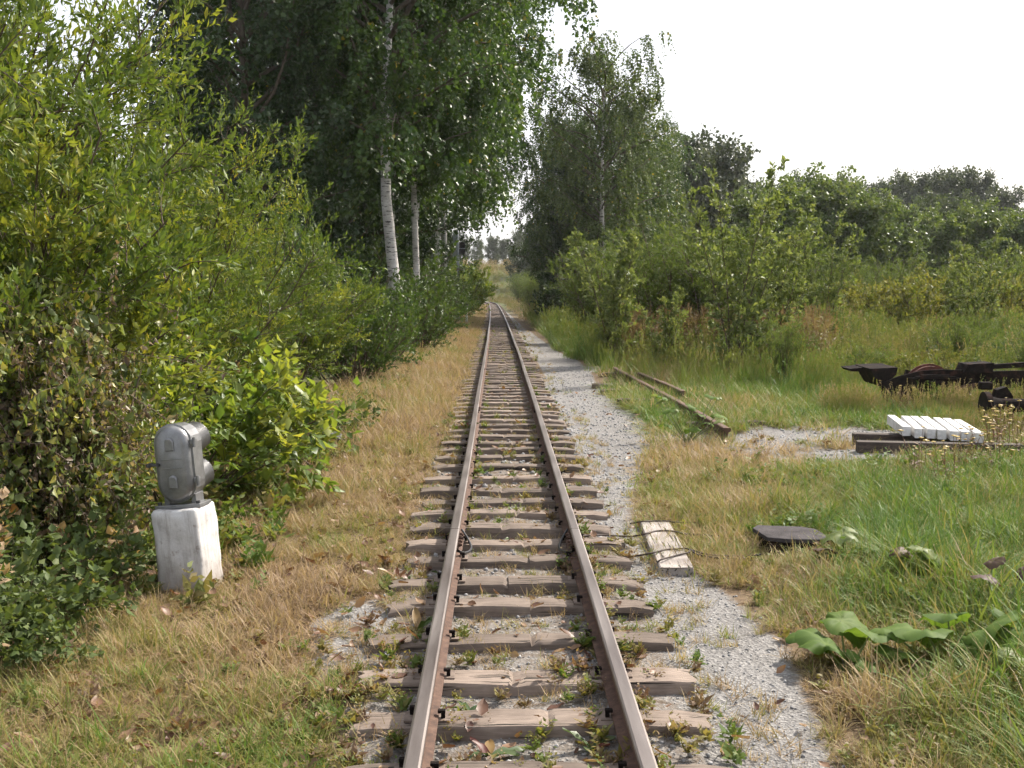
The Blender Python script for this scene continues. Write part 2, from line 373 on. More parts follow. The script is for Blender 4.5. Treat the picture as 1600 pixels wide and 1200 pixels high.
def axis_y():
    o = [-30, -20, -12, -7, -4, -2, -1, 0, .6, 1.2, 1.8]; v = 2.2; s = .10
    while v < 900: o.append(v); s = max(.10, v * .0125); v += s
    return np.array(o)
gx, gy = axis_x(), axis_y()
GX, GY = np.meshgrid(gx, gy); nx, ny = len(gx), len(gy)
GV = np.stack([GX, GY, ground_z(GX, GY)], -1).reshape(-1, 3)
ii = np.arange(nx * ny).reshape(ny, nx)
GF = np.stack([ii[:-1, :-1], ii[:-1, 1:], ii[1:, 1:], ii[1:, :-1]], -1).reshape(-1, 4)
gme = np_mesh('ground', GV, GF, M['ground'], smooth=True,
              attrs={'gravel': gravel(GX, GY).ravel(), 'green': green(GX, GY).ravel()})
tag(link('ground', gme), kind='structure')
def gz(x, y): return float(ground_z(x, y))

# ------------------------------------------------------------------ the track
RAIL_C = 0.4075      # half the distance between rail centres (750 mm gauge)
SL_TOP = 0.060
RAIL_TOP = 0.200
def rail_profile(s=1.0, h=.132):
    half = [(.0, h), (.022, h), (.0300, h - .004), (.0325, h - .012), (.0310, h - .032), (.0085, h - .043), (.0075, .034), (.012, .021), (.050, .011), (.0525, .0075), (.0525, 0)]
    p = half + [(-a, b) for a, b in half[::-1][:-1]]
    out = []
    for q in p:
        if not out or q != out[-1]: out.append(q)
    return [(a * s, b * s) for a, b in out]
def sweep_rail(name, pts, prof, mats, wob=.0):
    """profile carried along pts (x, y, z of the foot); flat faces, head faces take the polished material"""
    bm = bmesh.new(); rows = []
    hmax = max(b for a, b in prof)
    for i, p in enumerate(pts):
        a = pts[max(0, i - 1)]; b = pts[min(len(pts) - 1, i + 1)]
        t = (Vector(b) - Vector(a)).normalized(); sd_ = Vector((t.y, -t.x, 0)).normalized()
        rows.append([bm.verts.new(Vector(p) + sd_ * q[0] + Vector((0, 0, q[1]))) for q in prof])
    n = len(prof)
    for r0, r1 in zip(rows, rows[1:]):
        for j in range(n):
            k = (j + 1) % n
            f = bm.faces.new((r0[j], r0[k], r1[k], r1[j]))
            hz = min(prof[j][1], prof[k][1])
            f.material_index = 0 if hz >= hmax - .0125 * hmax / .132 else 1
    for r_, fl in ((rows[0], 1), (rows[-1], 0)):
        f = bm.faces.new(r_[::-1] if fl else r_); f.material_index = 1
    bmesh.ops.recalc_face_normals(bm, faces=bm.faces[:])
    me = bm_mesh(name, bm); [me.materials.append(m_) for m_ in mats]
    return me
def joint_meshes():
    bm = bmesh.new()     # splice bar against the web
    add_prism(bm, [(.012, .026), (.030, .020), (.026, .040), (.019, .046), (.019, .066), (.027, .074), (.029, .088), (.012, .090)], -.20, .20, 'y')
    bar = bm_mesh('joint_bar', bm, M['dark_rust'])
    bm = bmesh.new(); add_cyl(bm, (.018, 0, 0), (.044, 0, 0), .015, seg=6); add_cyl(bm, (.044, 0, 0), (.054, 0, 0), .009, seg=8)
    return bar, bm_mesh('bolt', bm, M['rust'])
JBAR, JBOLT = joint_meshes()
JOINTS = [-.35, 7.62] + [7.62 + 8.0 * k for k in range(1, 18)]
prof = rail_profile()
for side, nm, grp in ((-1, 'worn steel rail with rusty sides on the side of the white pedestal', 'rails on the pedestal side of the track'),
                      (1, 'worn steel rail with rusty sides on the gravel path side', 'rails on the path side of the track')):
    for k in range(len(JOINTS) - 1):
        y0, y1 = JOINTS[k] + .004, JOINTS[k + 1] - .004
        n = 5 if y0 < 110 else 10
        ys = np.linspace(y0, y1, n)
        kink = .006 * math.sin(k * 2.3 + side)
        pts = [(float(tcx(y)) + side * RAIL_C + kink * math.sin(math.pi * i / (n - 1)), y, float(grade(y)) + RAIL_TOP - .132 - .004 * math.sin(math.pi * i / (n - 1))) for i, y in enumerate(ys)]
        ox = pts[0]
        me = sweep_rail('rail', [(p[0] - ox[0], p[1] - ox[1], p[2] - ox[2]) for p in pts], prof, [M['rail_top'], M['rust']])
        lbl = ('worn rail running up to the joint with bond wires, ' if k == 0 else 'worn rail starting at the joint with bond wires, ' if k == 1 else 'rusty-sided rail in the distance, ') + ('pedestal side' if side < 0 else 'path side')
        ro = tag(link('rail', me, None, ox), lbl, 'rail', grp if k > 1 else None)
        if y1 < 50:
            for s2 in (-1, 1):
                e = link('joint_bar', JBAR, ro, (pts[-1][0] - ox[0], y1 + .004 - y0, pts[-1][2] - ox[2])); e.scale.x = s2
                if y1 < 20:
                    for dy in (-.15, -.06, .06, .15):
                        b_ = link('bolt', JBOLT, e, (0, dy, .056))

# sleepers
def sleeper_mesh(seed, ln=1.5, wd=.215, th=.13, crack=True):
    g = np.random.default_rng(seed)
    xs = np.concatenate([np.linspace(-.5, .5, 15)[:8] * ln, [.055 + g.uniform(-.02, .03) + s for s in ((-.007, 0, .007) if crack else ())], np.linspace(-.5, .5, 15)[8:] * ln])
    xs = np.sort(xs)
    ci = np.argsort(np.abs(xs - .065))[:1] if crack else []
    prof_ = [(-.5, -1.0), (-.5, -.13), (-.455, -.02), (-.3, .0), (-.1, .004), (.1, .002), (.3, 0), (.455, -.025), (.5, -.14), (.5, -1.0)]
    V = []; n = len(prof_)
    w1 = g.uniform(-1, 1, 4); ph = g.uniform(0, 6.28, 4)
    for i, x in enumerate(xs):
        sag = .006 * math.sin(x * 4 + ph[0]); sh = .010 * w1[0] * math.sin(x * 3.1 + ph[1])
        ww = wd * (1 + .05 * math.sin(x * 5 + ph[2])); e = i in (0, len(xs) - 1)
        for j, (a, b_) in enumerate(prof_):
            zz = b_ * th + sag
            if b_ > -.5: zz += g.normal(0, .0022)
            if i in ci and b_ > -.5: zz -= g.uniform(.006, .03)
            yy = a * ww + sh + g.normal(0, .0018)
            if b_ > -.5 and e: zz -= .012; yy *= .96
            xx = x + (g.normal(0, .012) if e else 0)
            V.append((xx, yy, zz))
    F = []
    for i in range(len(xs) - 1):
        for j in range(n - 1):
            a = i * n + j; F.append((a, a + n, a + n + 1, a + 1))
    bm = bmesh.new(); vv = [bm.verts.new(v) for v in V]
    for f in F: bm.faces.new([vv[q] for q in f])
    bm.faces.new(vv[:n]); bm.faces.new(vv[-n:][::-1])
    bmesh.ops.recalc_face_normals(bm, faces=bm.faces[:])
    for f in bm.faces: f.smooth = True
    me = bm_mesh('sleeper', bm, M['sleeper'])
    me.set_sharp_from_angle(angle=R(38)) if hasattr(me, 'set_sharp_from_angle') else None
    return me
SLV = [sleeper_mesh(s, 1.5 + .04 * math.sin(s), (.195 + .022 * math.sin(s * 2.1)), .13) for s in range(9)]
bm = bmesh.new(); add_box(bm, (0, 0, .005), (.19, .105, .010), bev=.002)
PLATE = bm_mesh('tie_plate', bm, M['plate_iron'])
bm = bmesh.new(); add_box(bm, (0, 0, .012), (.017, .017, .03)); add_box(bm, (.006, 0, .030), (.032, .026, .013), bev=.003)
SPIKE = bm_mesh('spike', bm, M['dark_rust'])
ROWS = [1203, 1120, 1055, 995, 941, 906, 872, 845, 822, 799, 781, 764, 745, 727, 712]
sy = [at(820, r, SL_TOP).y for r in ROWS]
sy = [sy[0] - 1.05, sy[0] - .52] + sy
while sy[-1] < 150: sy.append(sy[-1] + .535 + random.uniform(-.035, .035))
sy = sy[:298]
for i, y in enumerate(sy):
    cx = float(tcx(y)); z = float(grade(y)) + SL_TOP + random.uniform(-.006, .004)
    o = link('sleeper', SLV[i % 9 if i > 20 else (i * 4) % 9], None, (cx + random.uniform(-.03, .03), y, z))
    slope = float(tcx(y + .5) - tcx(y - .5)); o.rotation_euler.z = -math.atan(slope) + random.uniform(-.018, .018)
    if i % 3 == 1: o.rotation_euler.z += math.pi
    slab_ = 'weathered cracked wooden sleeper carrying both rails of the track'
    if abs(y - 7.62) < .45: slab_ = 'weathered wooden sleeper next to the rail joint with bond wires'
    tag(o, slab_, 'sleeper', 'sleepers at the wired rail joint' if abs(y - 7.62) < .45 else 'sleepers under the track')
    if y < 22:
        flip = -1 if i % 3 == 1 else 1
        for s in (-1, 1):
            lx = (s * RAIL_C - (o.location.x - cx)) * flip
            p = link('tie_plate', PLATE, o, (lx, 0, -.0005))
            if y < 13:
                for q in (-1, 1):
                    k = link('spike', SPIKE, p, (q * .066, q * .02 * s, .008)); k.rotation_euler.z = math.pi if q > 0 else 0

# ------------------------------------------------------------------ plants: skeletons, tubes and leaves
UP = np.array([0, 0, 1.0])
def grow(st, dr, ln, nseg, pull, wob, g):
    """polylines from st along dr; pull (3,) or (N,3) bends them, wob shakes them -> (N, nseg+1, 3)"""
    st = np.asarray(st, float); d = nrm(np.asarray(dr, float)); N = len(st)
    ln = np.broadcast_to(np.asarray(ln, float), (N,))[:, None]
    P = np.empty((N, nseg + 1, 3)); P[:, 0] = st
    pull = np.asarray(pull, float)
    for k in range(nseg):
        d = nrm(d + pull / nseg + g.normal(0, wob, (N, 3)))
        P[:, k + 1] = P[:, k] + d * ln / nseg
    return P
def pick(P, n, t0, t1, g, even=False):
    """n points on each polyline between t0 and t1 -> pos, tangent, t, index"""
    N, S, _ = P.shape
    if even: t = t0 + (t1 - t0) * (np.arange(n)[None] + g.random((N, n))) / n
    else: t = g.uniform(t0, t1, (N, n))
    idx = np.repeat(np.arange(N), n); t = t.ravel()
    f = np.clip(t, 0, .9999) * (S - 1); i = f.astype(int); fr = (f - i)[:, None]
    a = P[idx, i]; b = P[idx, i + 1]
    return a + (b - a) * fr, nrm(b - a), t, idx
def side(tan, g):
    v = g.normal(0, 1, tan.shape); v -= (v * tan).sum(1, keepdims=True) * tan
    return nrm(v)
def tubes(P, r0, r1, sides=5):
    N, S, _ = P.shape
    r0 = np.broadcast_to(np.asarray(r0, float), (N,)); r1 = np.broadcast_to(np.asarray(r1, float), (N,))
    T = nrm(np.gradient(P, axis=1))
    ref = np.where(np.abs(T[:, :1, 2:3]) > .8, np.array([1., 0, 0]), np.array([0, 0, 1.]))
    A = nrm(np.cross(T, np.broadcast_to(ref, T.shape))); B = np.cross(T, A)
    tt = np.linspace(0, 1, S)[None]; rr = (r0[:, None] * (1 - tt) + r1[:, None] * tt)[..., None, None]
    an = np.arange(sides) / sides * 2 * np.pi
    V = P[:, :, None] + rr * (A[:, :, None] * np.cos(an)[:, None] + B[:, :, None] * np.sin(an)[:, None])
    b = (np.arange(N)[:, None, None] * S + np.arange(S - 1)[None, :, None]) * sides
    j = np.arange(sides)[None, None]; k = (j + 1) % sides
    F = np.stack([b + j, b + k, b + sides + k, b + sides + j], -1).reshape(-1, 4)
    return V.reshape(-1, 3), F
def join(parts):
    Vs = []; Fs = []; o = 0
    for V, F in parts: Vs.append(V); Fs.append(F + o); o += len(V)
    return np.concatenate(Vs), np.concatenate(Fs)
def leaves(pos, d, size, wr, g, fold=.18, tone=None, flat=0.0):
    """pointed leaves folded on the midrib, two triangles each"""
    N = len(pos); d = nrm(d); s = side(d, g)
    if flat:
        h = nrm(np.cross(d, UP) + 1e-6); s = nrm(s * (1 - flat) + h * flat * np.sign((s * h).sum(1, keepdims=True) + 1e-9))
    n = np.cross(d, s)
    L = np.broadcast_to(np.asarray(size, float), (N,))[:, None] * g.uniform(.5, 1.3, (N, 1)); W = L * wr * g.uniform(.8, 1.2, (N, 1))
    mid = pos + d * L * .45
    V = np.stack([pos, mid + s * W * .5 + n * W * fold, pos + d * L - n * L * g.uniform(0, .12, (N, 1)), mid - s * W * .5 + n * W * fold], 1).reshape(-1, 3)
    q = np.arange(N)[:, None] * 4
    F = np.concatenate([q + np.array([[0, 1, 2]]), q + np.array([[0, 2, 3]])], 0)
    rnd = g.random(N) if tone is None else np.clip(tone, 0, 1)
    return V, F, np.repeat(rnd, 4)
def meshes(nm, wood, wmat, lv, lmat, limb=None):
    V, F = join(wood)
    t = np_mesh(nm + '_trunk', V, F, wmat, smooth=True)
    if limb:
        t.materials.append(limb); mi = np.ones(len(F), np.int32); mi[:len(wood[0][1])] = 0
        t.polygons.foreach_set('material_index', mi)
    return t, np_mesh(nm + '_crown', lv[0], lv[1], lmat, rnd=lv[2])

def birch(seed, H=16., Rr=4.6, cb=3.2, lean=(.3, 0), r=.19, limbs=46, subs=9, str_=7, lf=13, L=.125, droop=1.6, mat='birch_leaf', wmat='birch_bark', strand=1.5, bow=None):
    g = np.random.default_rng(seed)
    t = np.linspace(0, 1, 13); tr = np.stack([lean[0] * t * H * .1 + .12 * np.sin(t * 7 + seed), lean[1] * t * H * .1 + .10 * np.cos(t * 6 + seed) - .1, t * H - .15], 1)
    if bow is not None: tr[:, 0] += np.interp(tr[:, 2], bow[0], bow[1])
    T = tr[None]
    lp, lt, tt, _ = pick(T, limbs, cb / H, .985, g, True)
    rel = (tt - cb / H) / (1 - cb / H)
    ln = Rr * (.30 + .95 * np.sin(np.pi * np.clip(.12 + .80 * (1 - rel) ** 1.15, 0, 1)) ** .8) * g.uniform(.7, 1.12, limbs)
    az = np.arange(limbs) * 2.399 + g.uniform(-.4, .4, limbs)
    dr = np.stack([np.cos(az), np.sin(az), .55 + .7 * rel], 1)
    LP = grow(lp, dr, ln, 7, (0, 0, -.35), .09, g)
    sp, st, s_t, si = pick(LP, subs, .22, 1., g, True)
    sd_ = nrm(st * .6 + side(st, g) * .9 + UP * .12)
    sl = ln[si] * (.42 - .22 * s_t) * g.uniform(.7, 1.25, len(sp))
    SP = grow(sp, sd_, sl, 4, (0, 0, -.8), .12, g)
    hp, ht, _, hi = pick(SP, str_, .15, 1., g, True)
    hl = strand * g.uniform(.35, 1.0, len(hp)) ** 1.2
    HP = grow(hp, ht * .7 + side(ht, g) * .6, hl, 5, (0, 0, -droop * 2), .10, g)
    fp, ft, _, fi = pick(HP, lf, .03, 1., g, True)
    clump = g.random(len(SP))[hi][fi]
    tone = .55 * g.random(len(fp)) + .45 * clump
    tone = np.where(g.random(len(fp)) < .012, 1, np.minimum(tone, .93))
    lv = leaves(fp, side(ft, g) * .8 + ft * .35 - UP * .45, L, .8, g, tone=tone)
    k = np.arange(0, len(HP), 5)
    wood = [tubes(T, r, .02, 12), tubes(LP, .012 + ln * .011, .006, 5), tubes(SP[::2], .012, .004, 3), tubes(HP[k], .0035, .002, 3)]
    return meshes('birch', wood, M[wmat], lv, M[mat], M['bark'])

def bush(seed, H=3., Rr=1.5, stems=22, twigs=10, sub=5, lf=10, L=.075, wr=.30, mat='willow_leaf', up=.9, arch=-.35, base=.25, r=.018, tint=None, flat=0., fan=.85, t0=.25, leafup=.25, inner=0):
    """many-stemmed bush: stems > twigs > twiglets carrying leaves"""
    g = np.random.default_rng(seed)
    az = g.uniform(0, 6.283, stems); sp = np.sqrt(g.random(stems)) * fan
    st = np.stack([np.cos(az) * base * sp, np.sin(az) * base * sp, np.full(stems, -.08)], 1)
    dr = np.stack([np.cos(az) * sp * Rr / H * 1.25, np.sin(az) * sp * Rr / H * 1.25, np.full(stems, up)], 1)
    ln = H * g.uniform(.72, 1.12, stems) * (1.06 - .22 * sp)
    ST = grow(st, dr, ln, 8, np.stack([np.cos(az) * .2 * sp, np.sin(az) * .2 * sp, arch * sp], 1), .07, g)
    tp, tt, tv, ti = pick(ST, twigs, t0, 1., g, True)
    td = nrm(tt * .7 + side(tt, g) * .8 + UP * .15)
    tl = Rr * .62 * (1.15 - .75 * tv) * g.uniform(.6, 1.25, len(tp))
    TW = grow(tp, td, tl, 5, (0, 0, -.05), .12, g)
    up_, ut, uv, ui = pick(TW, sub, .1, 1., g, True)
    ud = nrm(ut * .9 + side(ut, g) * .65 + UP * .1)
    UL = Rr * .2 * g.uniform(.5, 1.3, len(up_))
    UT = grow(up_, ud, UL, 3, (0, 0, .08), .1, g)
    fp, ft, fv, fi = pick(UT, lf, .02, 1., g, True)
    clump = (g.random(len(ST))[ti] * .4 + g.random(len(TW)) * .6)[ui][fi]
    tone = .62 * g.random(len(fp)) + .38 * clump
    if tint is not None:
        hue = g.random(len(TW))[ui][fi]
        tone = np.where(hue > 1 - tint[0], np.clip(tone * .35 + tint[1], 0, 1), tone * .86)
    lv = leaves(fp, ft * .75 + side(ft, g) * .7 + UP * leafup, L, wr, g, tone=tone, flat=flat)
    wood = [tubes(ST, r, r * .3, 5), tubes(TW, r * .35, r * .12, 3), tubes(UT[::3], r * .15, r * .07, 3)]
    return meshes('bush', wood, M['twig'], lv, M[mat])

def tree(seed, H=10., Rr=3.5, cb=1.2, limbs=34, subs=9, cl=7, lf=12, L=.24, mat='far_leaf', wmat='bark', r=.16, top=.9, wr=.75):
    """round-crowned tree: limbs > branches > leaf clumps"""
    g = np.random.default_rng(seed)
    t = np.linspace(0, 1, 8); T = np.stack([.25 * np.sin(t * 4 + seed), .25 * np.cos(t * 5 + seed), t * H * .93 - .3], 1)[None]
    lp, lt, tt, _ = pick(T, limbs, cb / H, .99, g, True)
    rel = np.clip((tt - cb / H) / (1 - cb / H), 0, 1)
    ln = Rr * (.35 + .8 * np.sin(np.pi * np.clip(.14 + .74 * rel, 0, 1))) * g.uniform(.62, 1.15, limbs)
    az = np.arange(limbs) * 2.399 + g.uniform(-.5, .5, limbs)
    LP = grow(lp, np.stack([np.cos(az), np.sin(az), .35 + top * rel ** 1.5 * 1.6], 1), ln, 5, (0, 0, .1), .14, g)
    sp, st, s_t, si = pick(LP, subs, .3, 1., g, True)
    SP = grow(sp, st * .5 + side(st, g) * .9 + UP * .15, ln[si] * .30 * g.uniform(.6, 1.3, len(sp)), 3, (0, 0, .05), .15, g)
    cp, ct, _, ci = pick(SP, cl, .2, 1., g, True)
    n = len(cp) * lf
    idx = np.repeat(np.arange(len(cp)), lf)
    fp = cp[idx] + g.normal(0, L * .85, (n, 3))
    tone = .5 * g.random(n) + .5 * (g.random(len(SP))[ci])[idx]
    lv = leaves(fp, g.normal(0, 1, (n, 3)) - UP * .25, L, wr, g, tone=tone)
    wood = [tubes(T, r, .03, 8), tubes(LP, .02 + ln * .012, .012, 4), tubes(SP, .012, .005, 3)]
    return meshes('tree', wood, M[wmat], lv, M[mat])

def plant(name, mm, x, y, label, cat, group=None, rz=None, sc=1.0, z=None, parts=('trunk', 'crown')):
    o = empty(name, (x, y, (gz(x, y) if z is None else z)), random.uniform(0, 6.28) if rz is None else rz, label, cat, group)
    o.scale = (sc, sc, sc) if isinstance(sc, (int, float)) else sc
    for nm, me in zip(parts, mm): link(nm, me, o)
    return o
BP = ('stem', 'foliage')

# big birches beside the line
bA = birch(3, H=17, Rr=5.0, cb=5.0, lean=(-.08, .1), r=.172, limbs=66, subs=11, str_=8, lf=14, strand=1.25, bow=([0, 2, 4.2, 7, 17], [0, -.10, -.26, -.30, -.1]))
bB = birch(8, H=15, Rr=3.9, cb=4.6, lean=(.25, .1), r=.11, limbs=52, subs=10, str_=8, lf=13, strand=1.3)
bR = birch(21, H=14.6, Rr=3.6, cb=3.4, lean=(.1, 0), r=.17, limbs=46, subs=8, str_=7, lf=14, L=.13, strand=1.7, droop=2.2, mat='pale_birch_leaf')
pA = atd(630, 520, 30)
plant('birch_tree', bA, pA.x, 30, 'big white-trunked birch with black-banded bark leaning over the shrubs', 'tree', None, 0.0)
plant('birch_tree', bB, -3.35, 33.5, 'slender birch stem close behind the big leaning birch', 'tree', None, 2.2)
plant('birch_tree', bB, -2.75, 34.5, 'birch trunk standing in the shadow of the big birch trunk', 'tree', None, .4, 1.05)
plant('birch_tree', bB, -2.95, 42, 'birch of the far pair whose twigs arch over the rails', 'tree', 'far pair of birches', 4.0, 1.15)
plant('birch_tree', bA, -2.95, 47, 'birch of the far pair whose twigs arch over the rails', 'tree', 'far pair of birches', 2.6, .92)
plant('birch_tree', bB, -2.85, 53, 'birch beyond the far pair reaching over the rails', 'tree', None, 1.2, 1.25)
plant('birch_tree', bR, 4.75, 55, 'tall weeping birch with airy top on the path side', 'tree', None, 1.0, (.98, .98, .87))
plant('birch_tree', bR, 8.4, 64, 'shorter weeping birch half hidden behind the tall weeping birch', 'tree', None, 3.0, .62)

# dark trees that fill the wood behind the birches
dk = tree(31, H=13, Rr=3.6, cb=.6, limbs=54, subs=10, cl=7, lf=12, L=.13, mat='dark_leaf')
dk2 = tree(32, H=11, Rr=3.2, cb=.3, limbs=48, subs=10, cl=7, lf=12, L=.14, mat='dark_leaf')
plant('leafy_tree', dk, -6.4, 27.5, 'dark leafy tree behind the yellow-tipped willow', 'tree', 'dark trees behind the willows', .5)
plant('leafy_tree', dk2, -5.2, 36, 'dark leafy tree crowding the birch trunks', 'tree', 'dark trees behind the birches', 1.5)
plant('leafy_tree', dk, -8.2, 38, 'dark leafy tree crowding the birch trunks', 'tree', 'dark trees behind the birches', 2.5, 1.1)
plant('leafy_tree', dk2, -4.9, 52, 'dark leafy tree beyond the grey post', 'tree', 'dark trees beyond the birches', 3.5)
plant('leafy_tree', dk2, -5.2, 64, 'dark leafy tree beyond the grey post', 'tree', 'dark trees beyond the birches', .9)
for (x, y, s_, lb) in ((6.3, 60, .70, 'drooping birch right of the tall weeping birch'), (8.3, 67, .66, 'small drooping birch before the tall grey-green trees'), (3.3, 64, .66, 'drooping birch between the dark trees and the tall weeping birch')):
    plant('birch_tree', bB, x, y, lb, 'tree', None, None, (s_ * 1.1, s_ * 1.1, s_))
plant('leafy_tree', dk2, 4.1, 70, 'dense dark tree whose crown reaches the ground beside the path', 'tree', 'dark trees on the path side', 4.5, (.9, .9, 1.05))
plant('leafy_tree', dk2, 3.7, 58, 'smaller dark tree in front of the dense dark trees beside the path', 'tree', None, 2.2, (.62, .62, .72))
plant('leafy_tree', dk, 5.4, 82, 'dense dark tree whose crown reaches the ground beside the path', 'tree', 'dark trees on the path side', 5.5, .9)

# willows and shrubs on the pedestal side
wA = bush(41, H=4.6, Rr=2.1, stems=32, twigs=17, sub=9, lf=14, L=.074, wr=.36, tint=(.20, .62), base=.5, r=.020)
wB = bush(42, H=3.0, Rr=1.5, stems=28, twigs=14, sub=8, lf=13, L=.074, wr=.36, tint=(.2, .60), base=.4)
plant('willow_bush', wA, -6.15, 11.2, 'tall willow bush with sky showing through its top leaves', 'bush', None, .3, (1.12, 1.12, 1.25), parts=BP)
plant('willow_bush', wA, -4.15, 12.8, 'bright green willow bush with yellowing leaf tips behind the signal', 'bush', None, 2.0, (.74, .8, .80), parts=BP)
plant('willow_bush', wA, -5.75, 9.6, 'leafy willow bush at the outer edge of the willows', 'bush', None, 3.1, (1.05, 1.05, 1.2), parts=BP)
plant('willow_bush', wB, -4.15, 8.6, 'willow bush above the dried climbing vines', 'bush', None, 1.0, 1.08, parts=BP)
plant('willow_bush', wB, -3.45, 16.8, 'willow bush standing between the signal and the first birch', 'bush', None, 4.0, .84, parts=BP)
sh = bush(51, H=2.1, Rr=1.2, stems=22, twigs=10, sub=5, lf=9, L=.075, wr=.6, mat='shrub_leaf', base=.4, t0=.08)
for (x, y, s, lb) in ((-2.8, 20.5, .95, 'green shrub at the foot of the wood before the birches'), (-2.95, 24.5, 1.1, 'green shrub at the foot of the wood before the birches'),
                      (-2.95, 28.4, .6, 'shrub hiding the foot of the big birch trunk'), (-2.3, 31.8, .95, 'shrub right behind the big birch trunk'), (-2.6, 36, 1.1, 'shrub below the second birch trunk'),
                      (-2.55, 38, 1.1, 'shrub below the far pair of birches'), (-2.6, 44, 1.1, 'shrub below the far pair of birches'), (-3.4, 51, 1.1, 'shrub before the grey post'), (-3.6, 57, 1.0, 'shrub before the grey post'),
                      (-5.0, 22, 1.5, 'tall shrub behind the lineside shrubs'), (-4.9, 18.6, 1.25, 'tall shrub behind the lineside shrubs'), (-4.3, 31, 1.5, 'tall shrub between the birch trunks'), (-3.9, 39.5, 1.7, 'tall shrub between the birch trunks'), (-3.9, 48, 1.6, 'tall shrub between the birch trunks')):
    plant('lineside_shrub', sh, x, y, lb, 'shrub', 'shrubs along the wood', None, s, parts=BP)
lm = bush(55, H=2.6, Rr=1.2, stems=18, twigs=10, sub=5, lf=9, L=.12, wr=.6, mat='lime_leaf', base=.3, t0=.1)
plant('dark_shrub', bush(52, H=2.0, Rr=1.1, stems=22, twigs=10, sub=5, lf=9, L=.10, wr=.6, mat='dark_leaf', base=.4, t0=.06), 2.75, 50, 'dark low shrub at the path edge below the dark trees', 'shrub', None, 1.0, 1.2, parts=BP)
plant('lime_shrub', lm, -2.35, 76, 'bright lime green bush standing beyond the grey post', 'bush', None, .4, 1.3, parts=BP)
for (x, y, s) in ((-3.0, 92, 1.3), (-3.8, 108, 1.5), (-4.8, 124, 1.5), (-6.6, 136, 1.6), (-2.6, 84, .9), (-2.8, 100, 1.1)):
    plant('lineside_shrub', lm, x, y, 'pale bush on the pedestal side where the line bends', 'shrub', 'bushes at the far bend', None, s, parts=BP)
mp_ = bush(61, H=1.25, Rr=.95, stems=20, twigs=7, sub=4, lf=5, L=.115, wr=.62, mat='lime_leaf', base=.32, t0=.15, arch=-.8, flat=.65, leafup=-.1, tint=(.35, .6), r=.009)
plant('broadleaf_shrub', mp_, -2.9, 9.6, 'low yellow-green broad-leaved shrub directly behind the signal', 'shrub', None, .2, 1.05, parts=BP)
plant('broadleaf_shrub', mp_, -2.95, 11.3, 'low yellow-green broad-leaved shrub between signal and black bag', 'shrub', None, 2.9, 1.1, parts=BP)
lo = bush(63, H=.85, Rr=.8, stems=26, twigs=7, sub=5, lf=6, L=.068, wr=.75, mat='bramble_leaf', base=.4, t0=.1, arch=-.9, flat=.5, leafup=-.05, tint=(.16, .9), r=.006)
plant('bramble_shrub', lo, -2.98, 6.6, 'low bramble with grey-green leaves beside the pedestal', 'shrub', None, .5, .95, parts=BP)
plant('bramble_shrub', lo, -3.12, 5.9, 'low bramble with browned leaves spilling onto dry grass', 'shrub', None, 3.5, .85, parts=BP)
plant('bramble_shrub', lo, -2.78, 5.3, 'small bramble in the dark corner of the dry grass', 'shrub', None, 5.0, .62, parts=BP)
plant('bramble_shrub', lo, -2.75, 13.6, 'low dark bramble next to the black bag', 'shrub', None, 1.5, 1.0, parts=BP)
def vines(seed):
    g = np.random.default_rng(seed); n = 620
    st = np.stack([g.uniform(-.8, .8, n), g.uniform(-.55, .55, n), g.uniform(.35, 1.0, n)], 1)
    st[:, 2] *= 1.75 * (.62 + .55 * fbm(st[:, 0] * 2.2 + 4, st[:, 1] * 2.2 + 9)) * (1 - .22 * st[:, 0] ** 2)
    P = grow(st, np.stack([g.normal(0, .9, n), g.normal(0, .9, n), g.normal(.3, .5, n)], 1), g.uniform(.25, 1.0, n) ** 1.3 * 1.2, 7, np.stack([g.normal(0, .5, n), g.normal(0, .5, n), g.uniform(-3.2, -.6, n)], 1), .26, g)
    P[..., 2] = np.maximum(P[..., 2], -.02)
    fp, ft, tv, fi = pick(P, 26, .02, 1., g, True)
    gn = (g.random(n) < .5)[fi]
    tone = np.where(gn | (g.random(len(fp)) < .12), g.uniform(.7, 1, len(fp)), g.uniform(0, .66, len(fp)))
    lv = leaves(fp, side(ft, g) * .9 - UP * .45, np.where(gn, .075, .055), np.where(gn, .62, .5)[:, None], g, fold=.3, tone=tone)
    S = grow(np.stack([g.uniform(-.5, .5, 9), g.uniform(-.4, .4, 9), np.full(9, -.05)], 1), np.stack([g.normal(0, .15, 9), g.normal(0, .15, 9), np.ones(9)], 1), 1.6, 6, (0, 0, 0), .08, g)
    return meshes('vine', [tubes(S, .012, .006, 5), tubes(P, .003, .002, 3)], M['twig'], lv, M['dry_leaf'])
vn = vines(71)
plant('climbing_vine', vn, -3.02, 7.35, 'brown dried climbing vine hanging in curtains beside the signal', 'vine', None, .0, (.62, .8, .92), parts=BP)
plant('climbing_vine', vn, -3.75, 7.7, 'brown dried climbing vine draped over the willow', 'vine', None, 2.6, 1.1, parts=BP)

